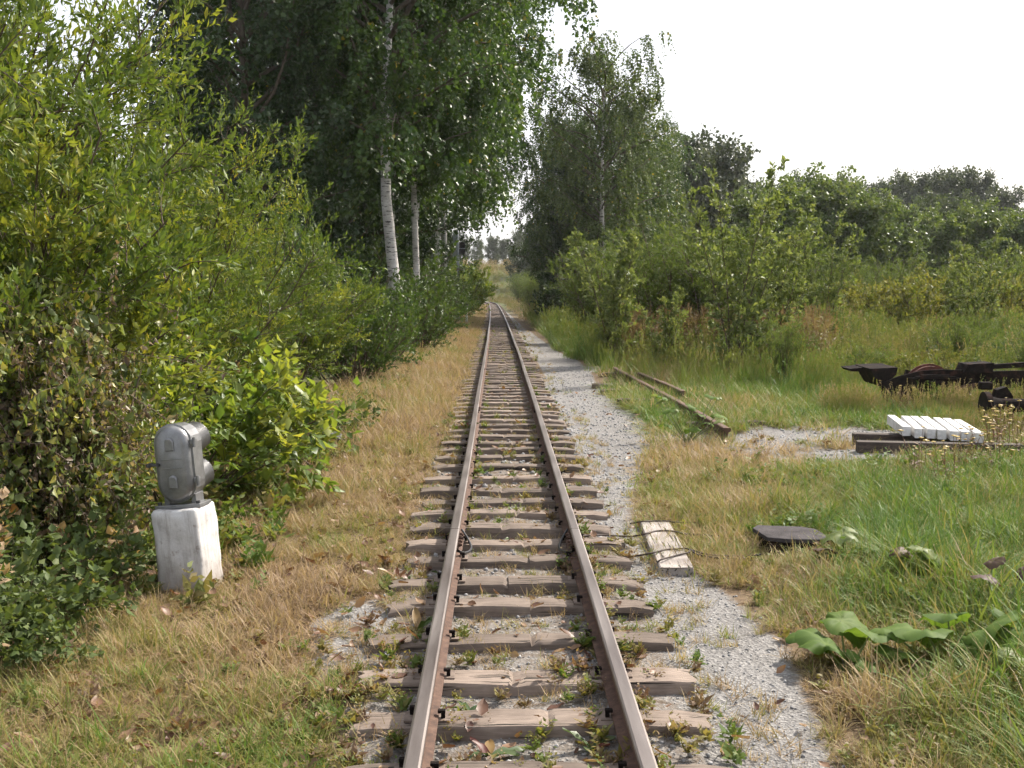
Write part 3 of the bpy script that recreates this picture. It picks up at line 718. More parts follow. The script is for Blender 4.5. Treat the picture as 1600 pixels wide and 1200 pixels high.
# bushes and saplings on the path side
wC = bush(81, H=3.2, Rr=1.35, stems=30, twigs=12, sub=5, lf=9, L=.10, wr=.26, mat='field_leaf', base=.4, t0=.05, up=1.2, fan=.7)
for (x, y, s, lb) in ((3.05, 37, 1.08, 'dense willow bush beside the path under the tall birch'), (4.4, 29.5, 1.08, 'dense willow thicket bush behind the tan-headed tall weeds'), (5.6, 29, 1.12, 'dense willow thicket bush behind the tan-headed tall weeds'),
                      (6.8, 29.8, 1.05, 'dense willow thicket bush behind the tan-headed tall weeds'), (4.9, 44, 1.1, 'willow bush beside the path at the foot of the dark trees')):
    plant('willow_bush', wC, x, y, lb, 'bush', 'willow bushes on the path side', None, s, parts=BP)
def sapling(seed, H, stems=3, twigs=24, lf=9, L=.085, Rr=.75, mat='sapling_leaf'):
    return bush(seed, H=H, Rr=Rr, stems=stems, twigs=twigs, sub=4, lf=lf, L=L, wr=.55, mat=mat, base=.12, t0=.12, up=1.6, arch=.05, fan=.9, r=.016, leafup=.0)
s1 = sapling(91, 4.3, 5, 26, 10, .10, .85); s2 = sapling(92, 3.1, 5, 26, 10, .095, .75)
for (mm, px, Y, s, lb) in ((s2, 958, 26, 1.05, 'slim silver-leaved sapling beside the path before the willows'), (s1, 1145, 22.8, 1.0, 'tall silver-leaved sapling in front of the willow thicket'),
                           (s1, 1195, 24.0, .86, 'silver-leaved sapling on the field side of the willow thicket'), (s1, 1285, 28, .92, 'lone thin sapling standing in the meadow'),
                           (s1, 1535, 30, .84, 'leafy sapling in the meadow behind the rusty bogie frame'), (s2, 1500, 33, .95, 'small sapling in the meadow next to the yellowing shrub'),
                           (s2, 1040, 24.5, .62, 'short sapling among the tan-headed tall weeds')):
    p = atd(px, 540, Y); plant('young_sapling', mm, p.x, Y, lb, 'sapling', 'saplings in the meadow', None, s, parts=BP)
ys = bush(95, H=2.2, Rr=1.3, stems=22, twigs=9, sub=5, lf=9, L=.11, wr=.5, mat='yellow_leaf', base=.4, t0=.06)
for (px, Y, s, lb) in ((1450, 36, 1.15, 'yellowing shrub in the meadow'), (1400, 40, 1.0, 'yellowing shrub in the meadow'), (1350, 44, 1.0, 'yellowing shrub in the meadow'), (1580, 38, 1.2, 'yellowing shrub in the meadow')):
    p = atd(px, 500, Y); plant('yellow_shrub', ys, p.x, Y, lb, 'shrub', 'yellowing shrubs in the meadow', None, s, parts=BP)
for (px, Y, s) in ((1240, 46, .95), (1320, 52, 1.0), (1390, 55, 1.1), (1470, 50, .9), (1560, 48, 1.0), (1200, 40, .9), (1100, 42, 1.2), (1620, 44, 1.0)):
    p = atd(px, 480, Y); plant('willow_bush', wC, p.x, Y, 'rounded willow bush at the back of the meadow', 'bush', 'willow bushes at the back of the meadow', None, s, parts=BP)

# trees behind the meadow and on the rise
fa = tree(101, H=9.5, Rr=3.6, cb=.8, limbs=40, subs=8, cl=6, lf=9, L=.25, mat='far_leaf')
fb = tree(102, H=9.0, Rr=3.9, cb=1.0, limbs=40, subs=8, cl=6, lf=9, L=.27, mat='far_dark_leaf')
fg = tree(103, H=6.5, Rr=2.6, cb=.4, limbs=34, subs=8, cl=6, lf=9, L=.2, mat='far_green_leaf')
def far(mm, px, top, Y, lb, grp, H, wide=1.0):
    p = atd(px, top, Y); z = gz(p.x, Y); s = max(.35, (p.z - z) / H)
    plant('broadleaf_tree', mm, p.x, Y, lb, 'tree', grp, None, (s * wide, s * wide, s))
g1 = 'bright green trees behind the meadow'
for px, top, Y in ((1225, 322, 60), (1262, 300, 64), (1305, 305, 62), (1345, 318, 60), (1180, 318, 66), (1400, 345, 62), (1440, 352, 66), (1490, 350, 64), (1548, 345, 62), (1600, 350, 60)):
    far(fg, px, top, Y, 'bright green rounded tree behind the meadow', g1, 6.4)
g2 = 'grey-green trees on the rise'
for px, top, Y, m_ in ((1060, 250, 80, fb), (1095, 222, 82, fb), (1135, 262, 84, fb), (1170, 300, 88, fa), (1210, 296, 100, fb), (1245, 290, 112, fa), (1280, 294, 118, fb), (1320, 292, 122, fa),
                       (1360, 292, 125, fb), (1400, 286, 122, fa), (1440, 278, 120, fb), (1485, 272, 112, fb), (1530, 276, 112, fb), (1565, 300, 114, fb), (1600, 332, 100, fb), (1640, 330, 100, fb),
                       (1040, 275, 95, fa), (1000, 270, 100, fa), (1380, 322, 96, fa), (1450, 318, 94, fa), (1510, 322, 92, fa), (1300, 318, 92, fa), (1230, 318, 90, fa), (1690, 300, 105, fa)):
    far(m_, px, top, Y, 'grey-green tree on the rise behind the meadow', g2, 10.1, .95)
g3 = 'trees at the end of the line'
for px, top, Y in ((700, 372, 215), (725, 376, 225), (748, 378, 232), (770, 372, 226), (790, 376, 220), (812, 366, 205), (838, 350, 190), (868, 340, 180), (672, 366, 205), (640, 350, 190)):
    far(fb if px % 4 else fa, px, top, Y, 'hazy tree beyond the end of the straight track', g3, 10.0, .9)
g4 = 'trees in the left background wood'
for x, y, s in ((-11.5, 152, .7), (-9.5, 172, .75), (-11, 46, 1.0), (-9, 58, 1.1), (-8, 74, 1.0), (-7.5, 90, 1.0), (-9, 108, 1.1), (-12, 126, 1.1), (-14, 66, 1.2)):
    plant('broadleaf_tree', fa, x, y, 'tree deep in the wood on the pedestal side', 'tree', g4, None, s)
for x, y, s in ((4.4, 150, .8), (5.2, 166, .8), (6.5, 95, .8), (6.0, 110, .75), (7, 128, .8), (10, 75, .8)):
    plant('broadleaf_tree', fb, x, y, 'tree on the path side beyond the dark trees', 'tree', 'trees on the path side near the bend', None, s)
for x, y, s in ((2.9, 88, 1.0), (3.0, 100, 1.0), (3.2, 114, 1.1), (3.4, 128, 1.2), (2.5, 142, 1.2)):
    plant('willow_bush', wC, x, y, 'willow bush near the far bend on the path side', 'bush', 'willow bushes near the far bend', None, s, parts=BP)

# ------------------------------------------------------------------ scattered ground cover (uncountable: one object per kind)
def blades(g, n, h, rad, width, lean=.5, droop=.9, seg=3, tone=None, flat=False):
    """a tuft of curved tapering blades"""
    az = g.uniform(0, 6.283, n); rr = rad * np.sqrt(g.random(n)); a2 = g.uniform(0, 6.283, n)
    st = np.stack([np.cos(a2) * rr, np.sin(a2) * rr, np.full(n, -.01)], 1)
    ln = h * g.uniform(.45, 1.15, n)
    le = lean * g.uniform(.2, 1.3, n)
    dr = np.stack([np.cos(az) * le, np.sin(az) * le, np.full(n, .12 if flat else 1.0)], 1)
    P = grow(st, dr, ln, seg, np.stack([np.cos(az) * .2, np.sin(az) * .2, -droop * g.uniform(.2, 1.2, n)], 1), .06, g)
    P[..., 2] = np.maximum(P[..., 2], .003)
    s = np.stack([-np.sin(az), np.cos(az), np.zeros(n)], 1)[:, None] * width * g.uniform(.6, 1.3, n)[:, None, None] * .5
    wv = (1 - np.linspace(0, 1, seg + 1) ** 1.6)[None, :, None] * .95 + .05
    A = P - s * wv; B = P + s * wv
    V = np.stack([A, B], 2).reshape(n, -1, 3)
    k = 2 * (seg + 1); b = (np.arange(n) * k)[:, None]
    F = np.concatenate([b + np.array([[2 * i, 2 * i + 1, 2 * i + 3, 2 * i + 2]]) for i in range(seg)], 0)
    t = g.random(n) if tone is None else tone
    return V.reshape(-1, 3), F, np.repeat(t, k)
def cat3(parts):
    Vs = []; Fs = []; Rs = []; o = 0
    for V, F, r in parts: Vs.append(V); Fs.append(F + o); Rs.append(r); o += len(V)
    return np.concatenate(Vs), np.concatenate(Fs), np.concatenate(Rs)
def quadleaves(g, n, size, wr, pos, d, tone=None, flat=.7):
    V, F, r = leaves(pos, d, size, wr, g, tone=tone, flat=flat)
    V = V.reshape(-1, 4, 3); q = np.arange(len(V))[:, None] * 4
    return V.reshape(-1, 3), q + np.array([[0, 1, 2, 3]]), r

def variants(name, fn, k, mat, seed):
    c = bpy.data.collections.new(name)
    for i in range(k):
        V, F, r = fn(np.random.default_rng(seed + i))
        o = bpy.data.objects.new(name + '_clump', np_mesh(name + '_clump', V, F, mat, rnd=r)); c.objects.link(o)
    return c
def scatter(name, col, nvar, x, y, scl, tone, label, cat, tilt=.12, zoff=0.0, g=RNG, z=None):
    n = len(x)
    z = (ground_z(x, y) if z is None else z) + zoff
    me = bpy.data.meshes.new(name); me.vertices.add(n)
    me.vertices.foreach_set('co', np.stack([x, y, z], 1).astype(np.float32).ravel())
    rot = np.stack([g.normal(0, tilt, n), g.normal(0, tilt, n), g.uniform(0, 6.283, n)], 1)
    for nm, ty, key, v in (('vi', 'INT', 'value', g.integers(0, nvar, n).astype(np.int32)), ('scl', 'FLOAT', 'value', np.broadcast_to(scl, (n,)).astype(np.float32)),
                           ('tone', 'FLOAT', 'value', np.broadcast_to(tone, (n,)).astype(np.float32)), ('rot', 'FLOAT_VECTOR', 'vector', rot.astype(np.float32).ravel())):
        a = me.attributes.new(nm, ty, 'POINT'); a.data.foreach_set(key, np.ascontiguousarray(v))
    o = link(name, me); tag(o, label, cat, None, 'stuff')
    ng = bpy.data.node_groups.new(name, 'GeometryNodeTree')
    ng.interface.new_socket('Geometry', in_out='INPUT', socket_type='NodeSocketGeometry'); ng.interface.new_socket('Geometry', in_out='OUTPUT', socket_type='NodeSocketGeometry')
    N = ng.nodes; L = ng.links
    gi = N.new('NodeGroupInput'); go = N.new('NodeGroupOutput'); ip = N.new('GeometryNodeInstanceOnPoints')
    ci = N.new('GeometryNodeCollectionInfo'); ci.inputs['Collection'].default_value = col
    ci.inputs['Separate Children'].default_value = True; ci.inputs['Reset Children'].default_value = True
    def na(nm, ty):
        q = N.new('GeometryNodeInputNamedAttribute'); q.data_type = ty; q.inputs['Name'].default_value = nm
        return q.outputs['Attribute']
    L.new(gi.outputs[0], ip.inputs['Points']); L.new(ci.outputs[0], ip.inputs['Instance'])
    ip.inputs['Pick Instance'].default_value = True
    L.new(na('vi', 'INT'), ip.inputs['Instance Index']); L.new(na('scl', 'FLOAT'), ip.inputs['Scale'])
    er = N.new('FunctionNodeEulerToRotation'); L.new(na('rot', 'FLOAT_VECTOR'), er.inputs[0]); L.new(er.outputs[0], ip.inputs['Rotation'])
    L.new(ip.outputs[0], go.inputs[0])
    md = o.modifiers.new('scatter', 'NODES'); md.node_group = ng
    return o
def cand(n, x0, x1, y0, y1, logy=True, g=RNG):
    u = g.random(n); y = y0 * (y1 / y0) ** u if logy else y0 + (y1 - y0) * u
    return g.uniform(x0, x1, n), y
def inview(x, y, m=1.2):
    return (x > -.45 * y - .1 - m) & (x < .462 * y + m)
def keep(mask, *a): return tuple(v[mask] for v in a)

T_short = variants('short_grass', lambda g: blades(g, 30, .15, .085, .007, .7, .9), 6, M['grass'], 200)
T_straw = variants('straw', lambda g: cat3([blades(g, 30, .26, .12, .0055, 1.5, .5, flat=True), blades(g, 14, .2, .09, .005, .9, 1.2)]), 6, M['grass'], 220)
T_long = variants('long_grass', lambda g: blades(g, 34, .36, .10, .0105, .6, 1.6, 5), 7, M['grass'], 240)
def meadow_clump(g):
    P = [blades(g, 40, .55, .20, .011, .35, .8, 4, g.random(40) * .7 + .2)]
    n = 9; st = np.stack([g.normal(0, .14, n), g.normal(0, .14, n), np.zeros(n)], 1)
    S = grow(st, np.stack([g.normal(0, .14, n), g.normal(0, .14, n), np.ones(n)], 1), g.uniform(.5, .85, n), 4, (0, 0, -.15), .05, g)
    hp, ht, _, _ = pick(S, 8, .8, 1., g, True)
    P.append(quadleaves(g, len(hp), .05, .35, hp, ht + g.normal(0, .4, hp.shape), tone=np.full(len(hp), .3), flat=0))
    Vt, Ft = tubes(S, .003, .002, 3); P.append((Vt, Ft, np.full(len(Vt), .25)))
    return cat3(P)
T_meadow = variants('meadow_grass', meadow_clump, 7, M['grass'], 260)
def weed_clump(g):
    n = 16; az = g.uniform(0, 6.283, n)
    d = np.stack([np.cos(az), np.sin(az), g.uniform(.2, 1.3, n)], 1); pos = g.normal(0, .012, (n, 3)); pos[:, 2] = np.abs(pos[:, 2])
    a = quadleaves(g, n, .085, .38, pos, d, flat=.8)
    m = 5; S = grow(np.zeros((m, 3)), np.stack([g.normal(0, .35, m), g.normal(0, .35, m), np.ones(m)], 1), g.uniform(.06, .17, m), 3, (0, 0, -.2), .1, g)
    hp, ht, _, _ = pick(S, 6, .25, 1., g, True)
    return cat3([a, quadleaves(g, len(hp), .035, .5, hp, side(ht, g) + UP * .4, flat=.5)])
T_weed = variants('weed', weed_clump, 6, M['weed'], 280)
def tallweed_clump(g):
    n = 7; S = grow(np.stack([g.normal(0, .12, n), g.normal(0, .12, n), np.zeros(n)], 1), np.stack([g.normal(0, .1, n), g.normal(0, .1, n), np.ones(n)], 1), g.uniform(.8, 1.3, n), 5, (0, 0, -.1), .05, g)
    a, at_, tv, ix = pick(S, 22, .08, .84, g, True)
    P = [quadleaves(g, len(a), .105, .2, a, side(at_, g) + UP * .3, tone=.55 + .4 * g.random(len(a)), flat=.5)]
    b, bt, _, _ = pick(S, 14, .82, 1., g, True)
    P.append(quadleaves(g, len(b), .05, .4, b, side(bt, g) * .6 + bt, tone=g.random(len(b)) * .32, flat=.2))
    Vt, Ft = tubes(S, .004, .002, 3); P.append((Vt, Ft, np.full(len(Vt), .2)))
    return cat3(P)
T_tall = variants('tall_weed', tallweed_clump, 6, M['weed'], 300)
def one_leaf(g):
    n = 1; L_ = .075
    x = np.array([0, .28, .62, 1.0]); wv = np.array([.06, .3, .26, .02]); z = np.array([0, .06, .04, .16]) * g.uniform(-.5, 1.6)
    V = []
    for a, b, c in zip(x, wv, z): V += [(a * L_, -b * L_, (c + .08) * L_), (a * L_, 0, c * L_), (a * L_, b * L_, (c + .1) * L_)]
    F = []
    for i in range(3):
        for j in range(2): q = i * 3 + j; F.append((q, q + 1, q + 4, q + 3))
    return np.array(V), np.array(F), np.full(12, g.random())
T_litter = variants('fallen_leaf', one_leaf, 5, M['litter'], 320)
def stone_(g):
    bm = bmesh.new(); bmesh.ops.create_icosphere(bm, subdivisions=1, radius=.5)
    s = g.uniform(.6, 1.2, 3) * (1, 1, .7)
    V = np.array([np.array(v.co) * s * g.uniform(.75, 1.15) for v in bm.verts]); F = np.array([[v.index for v in f.verts] for f in bm.faces]); bm.free()
    return V, F, np.full(len(V), g.random())
T_stone = variants('stone', stone_, 6, M['stone'], 340)

# loose stones on path and ballast
x, y = cand(120000, -1.3, 6, 3.0, 26)
gm = gravel(x, y); x, y, gm = keep((RNG.random(len(x)) < gm ** 1.5 * np.where(np.abs(x) < .75, .9, .5)) & inview(x, y), x, y, gm)
sz = (.006 + .020 * RNG.random(len(x)) ** 4) * np.where(np.abs(x) < .8, 1.35, .95) * np.clip(y / 6, .9, 2.0)
scatter('gravel_stones', T_stone, 6, x, y, sz, RNG.random(len(x)) * .7 + .1, 'loose grey gravel stones on the path and between the sleepers', 'gravel', .6, .002)

# pedestal-side verge: dry grass turning green in tufts
def verge_tone(x, y):
    t = .25 + .85 * (fbm(x * 1.5 + 3, y * 1.1 + 7, 3) - .44)
    t = t + .28 * sstep(5.4, 4.2, y) * sstep(-2.3, -1.6, x) + .10 * sstep(12, 7, y) * sstep(-1.5, -.9, x) - .06 * sstep(-1.4, -2.0, x) * sstep(4.6, 5.5, y)
    return np.clip(t + RNG.normal(0, .07, len(x)), .02, .95)
x, y = cand(24000, -3.0, -.50, 2.8, 120)
xx = x - tcx(y)
acc = sstep(-.52, -.95, xx) * (1 - .92 * gravel(x, y)) * sstep(-3.1, -2.5, xx) * np.where(fbm(x * 2.3, y * 2.3) > .36, 1, .35)
x, y = keep((RNG.random(len(x)) < acc) & inview(x, y), x, y)
h = len(x) * 6 // 10; sc_ = RNG.uniform(.4, 1.25, len(x)) * (.55 + .9 * fbm(x * 2.1, y * 2.1)) * np.clip(y / 10, .85, 1.8) * np.where(x > -1.0, .7, 1)
scatter('dry_verge_grass', T_straw, 6, x[:h], y[:h], sc_[:h], verge_tone(x[:h], y[:h]) * .75, 'matted dry grass along the track on the pedestal side', 'grass')
scatter('verge_grass', T_short, 6, x[h:], y[h:], sc_[h:], verge_tone(x[h:], y[h:]) + .06, 'short yellow-green grass along the track on the pedestal side', 'grass')
x, y = cand(2200, -2.7, -1.5, 5.0, 45); x, y = keep((RNG.random(len(x)) < .55 * sstep(-1.5, -2.2, x + .35 * (fbm(x * 2, y) - .5)) * sstep(6, 8.5, y)), x, y)
scatter('hedge_foot_weeds', T_weed, 6, x, y, RNG.uniform(.8, 1.9, len(x)), RNG.uniform(.3, .95, len(x)), 'green weeds along the foot of the shrubs', 'weeds', .3, .02)
x, y = cand(500, -2.6, -.8, 3.0, 5.2); x, y = keep(RNG.random(len(x)) < .75 * fbm(x * 2, y * 2), x, y)
scatter('green_tufts', T_long, 7, x, y, RNG.uniform(.35, .7, len(x)), np.clip(RNG.normal(.62, .1, len(x)), .3, .9), 'green grass tufts among the dry grass before the pedestal', 'grass')

# path side: lush grass close by, browner farther on, meadow beyond
x, y = cand(15000, .95, 6.5, 2.8, 11.5)
r_edge = np.interp(y, PY, PR)
acc = sstep(-.12, .16, x - r_edge + .16 * (fbm(x * 3, y * 3) - .5)) * np.interp(x - r_edge, [0, .5, 1.2], [.5, .85, 1])
x, y, r_edge = keep((RNG.random(len(x)) < acc) & inview(x, y), x, y, r_edge)
t = np.clip(.42 + .40 * sstep(.15, 1.4, x - r_edge - .22 * np.maximum(0, y - 6.5)) + .60 * (fbm(x * 1.6, y * 1.6 + 20) - .5) + RNG.normal(0, .13, len(x)), .1, .95)
s_ = RNG.uniform(.4, 1.15, len(x)) * (.5 + fbm(x * 1.9 + 7, y * 1.9)) * np.interp(x - r_edge, [0, .4, 1.2], [.35, .7, 1.1]) * np.interp(y, [6, 9.5, 11.5], [1, .75, .55])
nb = ~((x > 1.6) & (x < 2.35) & (y > 7.3) & (y < 8.1)); x, y, s_, t = keep(nb, x, y, s_, t)
x2, y2 = keep(RNG.random(len(x)) < .09 * sstep(.45, 1.0, x - np.interp(y, PY, PR)), x, y)
scatter('lush_weeds', T_weed, 6, x2, y2, RNG.uniform(.6, 1.4, len(x2)), RNG.uniform(.5, .9, len(x2)), 'broad green weeds among the long grass beside the path', 'weeds', .25, .03)
scatter('lush_grass', T_long, 7, x, y, s_, t - .02, 'long green arching grass beside the gravel path', 'grass', .16)
x, y = cand(16000, .85, 9.5, 6.8, 20)
acc = np.clip(1 - 1.12 * gravel(x, y), 0, 1) * np.where(x < 1.15, .5, 1) * .9 * np.where(fbm(x * 1.7 + 5, y * 1.7) > .34, 1, .45)
x, y = keep((RNG.random(len(x)) < acc) & inview(x, y), x, y)
t = np.clip(.32 + .70 * (fbm(x * .9 + 60, y * .9, 3) - .45) + .26 * sstep(3.6, 5.6, x) + .30 * sstep(12.5, 16, y) + RNG.normal(0, .08, len(x)), .03, .92)
h = len(x) // 2; s_ = RNG.uniform(.7, 1.35, len(x)) * np.clip(y / 10, .8, 1.6)
scatter('rough_grass', T_short, 6, x[:h], y[:h], s_[:h], t[:h] + .1, 'short rough grass between the gravel patch and path', 'grass')
scatter('dry_rough_grass', T_straw, 6, x[h:], y[h:], s_[h:], t[h:] * .85, 'dry reddish grass between the gravel patch and path', 'grass')
x, y = cand(15000, 1.6, 32, 15.5, 70)
xx = x - tcx(y); near = sstep(2.2, 5, xx + .25 * (y - 18))
acc = near * (1 - gravel(x, y)) * np.where((np.abs(x - 6.4) < 1.6) & (y < 18.2), .35, 1) * np.where((y < 19.5) & (x < 4.6), .25, 1)
x, y = keep((RNG.random(len(x)) < acc) & inview(x, y, 1.5), x, y)
t = np.clip(.72 + .40 * (fbm(x * .33 + 80, y * .33, 3) - .5) + RNG.normal(0, .08, len(x)), .08, .9)
scatter('meadow_grass', T_meadow, 7, x, y, RNG.uniform(.4, 1.1, len(x)) * (.35 + 1.3 * fbm(x * .8 + 3, y * .8, 2)) * np.interp(y, [15, 19, 26, 60], [.42, .75, 1.1, 1.6]), t, 'tall mixed meadow grass with straw-coloured seed heads', 'grass')
x, y = cand(3800, .6, 9, 15, 140); xx = x - tcx(y)
acc = sstep(.1, .6, xx - np.interp(y, PY, PR)) * sstep(4.2, 2.6, xx - .02 * y) * (1 - gravel(x, y))
x, y = keep(RNG.random(len(x)) < acc, x, y)
scatter('path_edge_grass', T_short, 6, x, y, RNG.uniform(1.2, 2.4, len(x)), np.clip(RNG.normal(.34, .1, len(x)), .1, .8), 'low brownish grass along the far edge of the path', 'grass')
x = RNG.uniform(4.6, 9.0, 620); y = RNG.uniform(15.4, 16.3, 620); x, y = keep((np.abs(x - 5.7) > .55) | (RNG.random(len(x)) < .25), x, y)
x2 = RNG.uniform(5.2, 8.5, 260); y2 = RNG.uniform(13.4, 14.1, 260); x = np.concatenate([x, x2]); y = np.concatenate([y, y2])
scatter('scrap_grass', T_meadow, 7, x, y, RNG.uniform(.3, .62, len(x)) * np.where(y < 14.2, .75, 1), np.clip(RNG.normal(.55, .12, len(x)), .2, .9), 'tall grass growing up through the scrap iron', 'grass')
# tall willowherb belt before the thicket
x, y = cand(620, 2.6, 7.2, 24.5, 28.5, False); x, y = keep((y > 25.9 + .12 * (x - 2)) | (x > 6.2), x, y)
scatter('tall_weeds', T_tall, 6, x, y, RNG.uniform(.65, 1.15, len(x)), RNG.uniform(.08, .42, len(x)), 'tall weeds with tan seed heads before the thicket', 'weeds')
for k in range(34):
    Y_ = random.uniform(18.5, 34); px_ = random.uniform(1120, 1640); p = atd(px_, 540, Y_)
    if Y_ < 20 and px_ > 1300: continue
    plant('meadow_shrublet', (wC, sh, ys, wC)[k % 4], p.x, Y_, 'low leafy clump in the tall meadow grass', 'shrub', 'leafy clumps in the meadow', None, (random.uniform(.3, .55), random.uniform(.3, .55), random.uniform(.22, .42)), parts=BP)
x, y = cand(800, 7.5, 30, 24, 60); x, y = keep(fbm(x * .3, y * .3) > .52, x, y)
scatter('meadow_weeds', T_tall, 6, x, y, RNG.uniform(.5, 1.0, len(x)), RNG.uniform(.25, .6, len(x)), 'patches of tall weeds in the meadow', 'weeds')
# far bank
x, y = cand(3600, -22, 20, 95, 215, False); x, y = keep(np.abs(x - tcx(y)) > np.where(y < 140, 1.5, .9), x, y)
scatter('bank_grass', T_meadow, 7, x, y, RNG.uniform(.5, 1.2, len(x)) * np.interp(y, [95, 140, 215], [.6, 1, 2.2]), np.clip(.46 + .5 * (fbm(x * .15, y * .15) - .4) + RNG.normal(0, .06, len(x)), .05, .8), 'tall yellow-green grass on the bank where the line ends', 'grass')
# weeds in the track
x, y = cand(5200, -1.1, .85, 3.0, 60); xx = x - tcx(y)
dr_ = np.minimum(np.abs(np.abs(xx) - .49), np.abs(np.abs(xx) - .33))
acc = np.where(dr_ < .07, .75, np.where(np.abs(xx) > .6, .30, .16)) * np.clip(fbm(x * 1.5 + 5, y * .8) * 1.7 - .35, 0, 1) * np.where(np.abs(np.abs(xx) - RAIL_C) < .05, 0, 1)
x, y = keep(RNG.random(len(x)) < acc, x, y)
scatter('track_weeds', T_weed, 6, x, y, RNG.uniform(.3, .8, len(x)), RNG.uniform(.05, .8, len(x)), 'small red and green weeds growing between sleepers and rails', 'weeds', .2, .015)
x, y = cand(5000, -1.1, 1.1, 3.0, 70); xx = x - tcx(y)
acc = np.where(np.abs(np.abs(xx) - RAIL_C) < .06, 0, 1) * np.clip(fbm(x * 2.5 + 25, y * 1.3) * 2.0 - .55, 0, 1)
x, y = keep(RNG.random(len(x)) < acc, x, y)
scatter('track_grass', T_short, 6, x, y, RNG.uniform(.3, .75, len(x)), RNG.uniform(.12, .6, len(x)), 'thin grass growing between the sleepers', 'grass', .25, .0)
x, y = cand(2600, -2.6, 7, 3.0, 22); x, y = keep((RNG.random(len(x)) < np.where(x < -.7, .40, np.where(x > 1.2, .85, 0)) * (1 - gravel(x, y))) & inview(x, y), x, y)
scatter('verge_weeds', T_weed, 6, x, y, RNG.uniform(.4, .95, len(x)), RNG.uniform(.0, .62, len(x)), 'reddish and green broad weeds among the verge grass', 'weeds', .2, .01)
# fallen leaves
x, y = cand(4200, -3.0, 3.0, 2.9, 20); xx = np.abs(x)
x, y = keep((RNG.random(len(x)) < np.where(x < -.6, .75, np.where(x < .6, .6, .2))) & inview(x, y) & (np.abs(xx - RAIL_C) > .06), x, y)
ons = np.min(np.abs(y[:, None] - np.array(sy)[None, :60]), 1) < .10
zz = np.where((np.abs(x) < .72) & ons, grade(y) + SL_TOP + .004, ground_z(x, y) + np.where(np.abs(x) > .8, .035, .012))
scatter('fallen_leaves', T_litter, 5, x, y, RNG.uniform(.4, 1.25, len(x)), RNG.uniform(-.1, .45, len(x)), 'brown and yellow fallen leaves lying on grass and sleepers', 'leaves', .35, .0, z=zz)

# ------------------------------------------------------------------ broad-leaved plants one can pick out
def strap_leaf(seed, L_=.22, W=.055, mat='dock_green', arch=.6):
    g = np.random.default_rng(seed); n = 6
    t = np.linspace(0, 1, n); wv = W * np.sin(np.pi * np.clip(t * .92 + .06, 0, 1)) ** .7 * (1 - .25 * t)
    V = []
    for i, a in enumerate(t):
        th = 1.15 - arch * a * 1.6; x_ = L_ * a * math.cos(.9 - .5 * a * arch) ; z_ = L_ * (a * .75 - arch * .62 * a * a)
        wob = g.normal(0, .006)
        V += [(x_, -wv[i], z_ + .012 + wob), (x_, 0, z_), (x_, wv[i], z_ + .012 - wob)]
    F = [(i * 3 + j, i * 3 + j + 1, i * 3 + j + 4, i * 3 + j + 3) for i in range(n - 1) for j in range(2)]
    return np_mesh('leaf', V, F, M[mat], rnd=np.full(len(V), g.random()), smooth=True)
DG = [strap_leaf(400 + i, random.uniform(.13, .24), random.uniform(.026, .045), 'dock_green', random.uniform(.3, .9)) for i in range(5)]
DR = [strap_leaf(420 + i, random.uniform(.12, .18), random.uniform(.024, .034), 'dock_red', random.uniform(.05, .4)) for i in range(4)]
def dock(px, py, n, red, lb, s=1.0, z=.02):
    p = at(px, py, z); o = empty('dock_plant', (p.x, p.y, z - .01 if abs(p.x) < .8 else gz(p.x, p.y)), random.uniform(0, 6), lb, 'plant', 'dock plants by the track'); o.scale = (s * .72,) * 3
    for k in range(n):
        q = link('leaf', random.choice(DR if random.random() < red else DG), o, (0, 0, 0)); q.rotation_euler = (random.uniform(-.2, .2), random.uniform(-.1, .6), k * 6.283 / n + random.uniform(-.4, .4))
dock(545, 1090, 5, .9, 'dock plant with bright red leaves beside the rail on the pedestal side', .95)
dock(655, 985, 6, .05, 'pale green drooping dock plant leaning on a sleeper by the rail', 1.15)
dock(1012, 1118, 3, .9, 'small red-leaved dock at the foot of the path-side rail', .6)
dock(930, 880, 4, .9, 'red-leaved dock beside the path-side rail joint', .9)
dock(735, 1110, 4, .15, 'yellowing dock growing between the rails', .7)
dock(765, 1180, 7, .1, 'sprawling green dock flat on the ballast between the rails', 1.0)
dock(925, 1170, 6, .2, 'sprawling dock lying on the ballast near the path-side rail', .95)
dock(935, 1030, 6, .05, 'green dock tucked against the path-side rail', .9)
dock(735, 738, 8, .05, 'grey-green rosette of leaves against the pedestal-side rail', 1.1)
dock(790, 850, 4, .3, 'small yellow-brown dock on the ballast between the rails', .7)
dock(620, 905, 5, .5, 'withered brown dock beside the pedestal-side rail', 1.0)
dock(345, 1010, 4, .8, 'dark red dried dock in the dry grass before the pedestal', .9)
dock(700, 835, 5, .45, 'rusty dock leaves at the pedestal-side rail joint', .9)
dock(1130, 790, 6, .5, 'yellow and red dock in the dry grass beside the tied plank', 1.1)
dock(700, 905, 5, .6, 'yellow-brown dock on the inner side of the pedestal-side rail', .8)
dock(730, 670, 6, .3, 'dock among the sleepers further up the track', 1.1)
dock(860, 640, 6, .2, 'small dock against the path-side rail further up', 1.1)
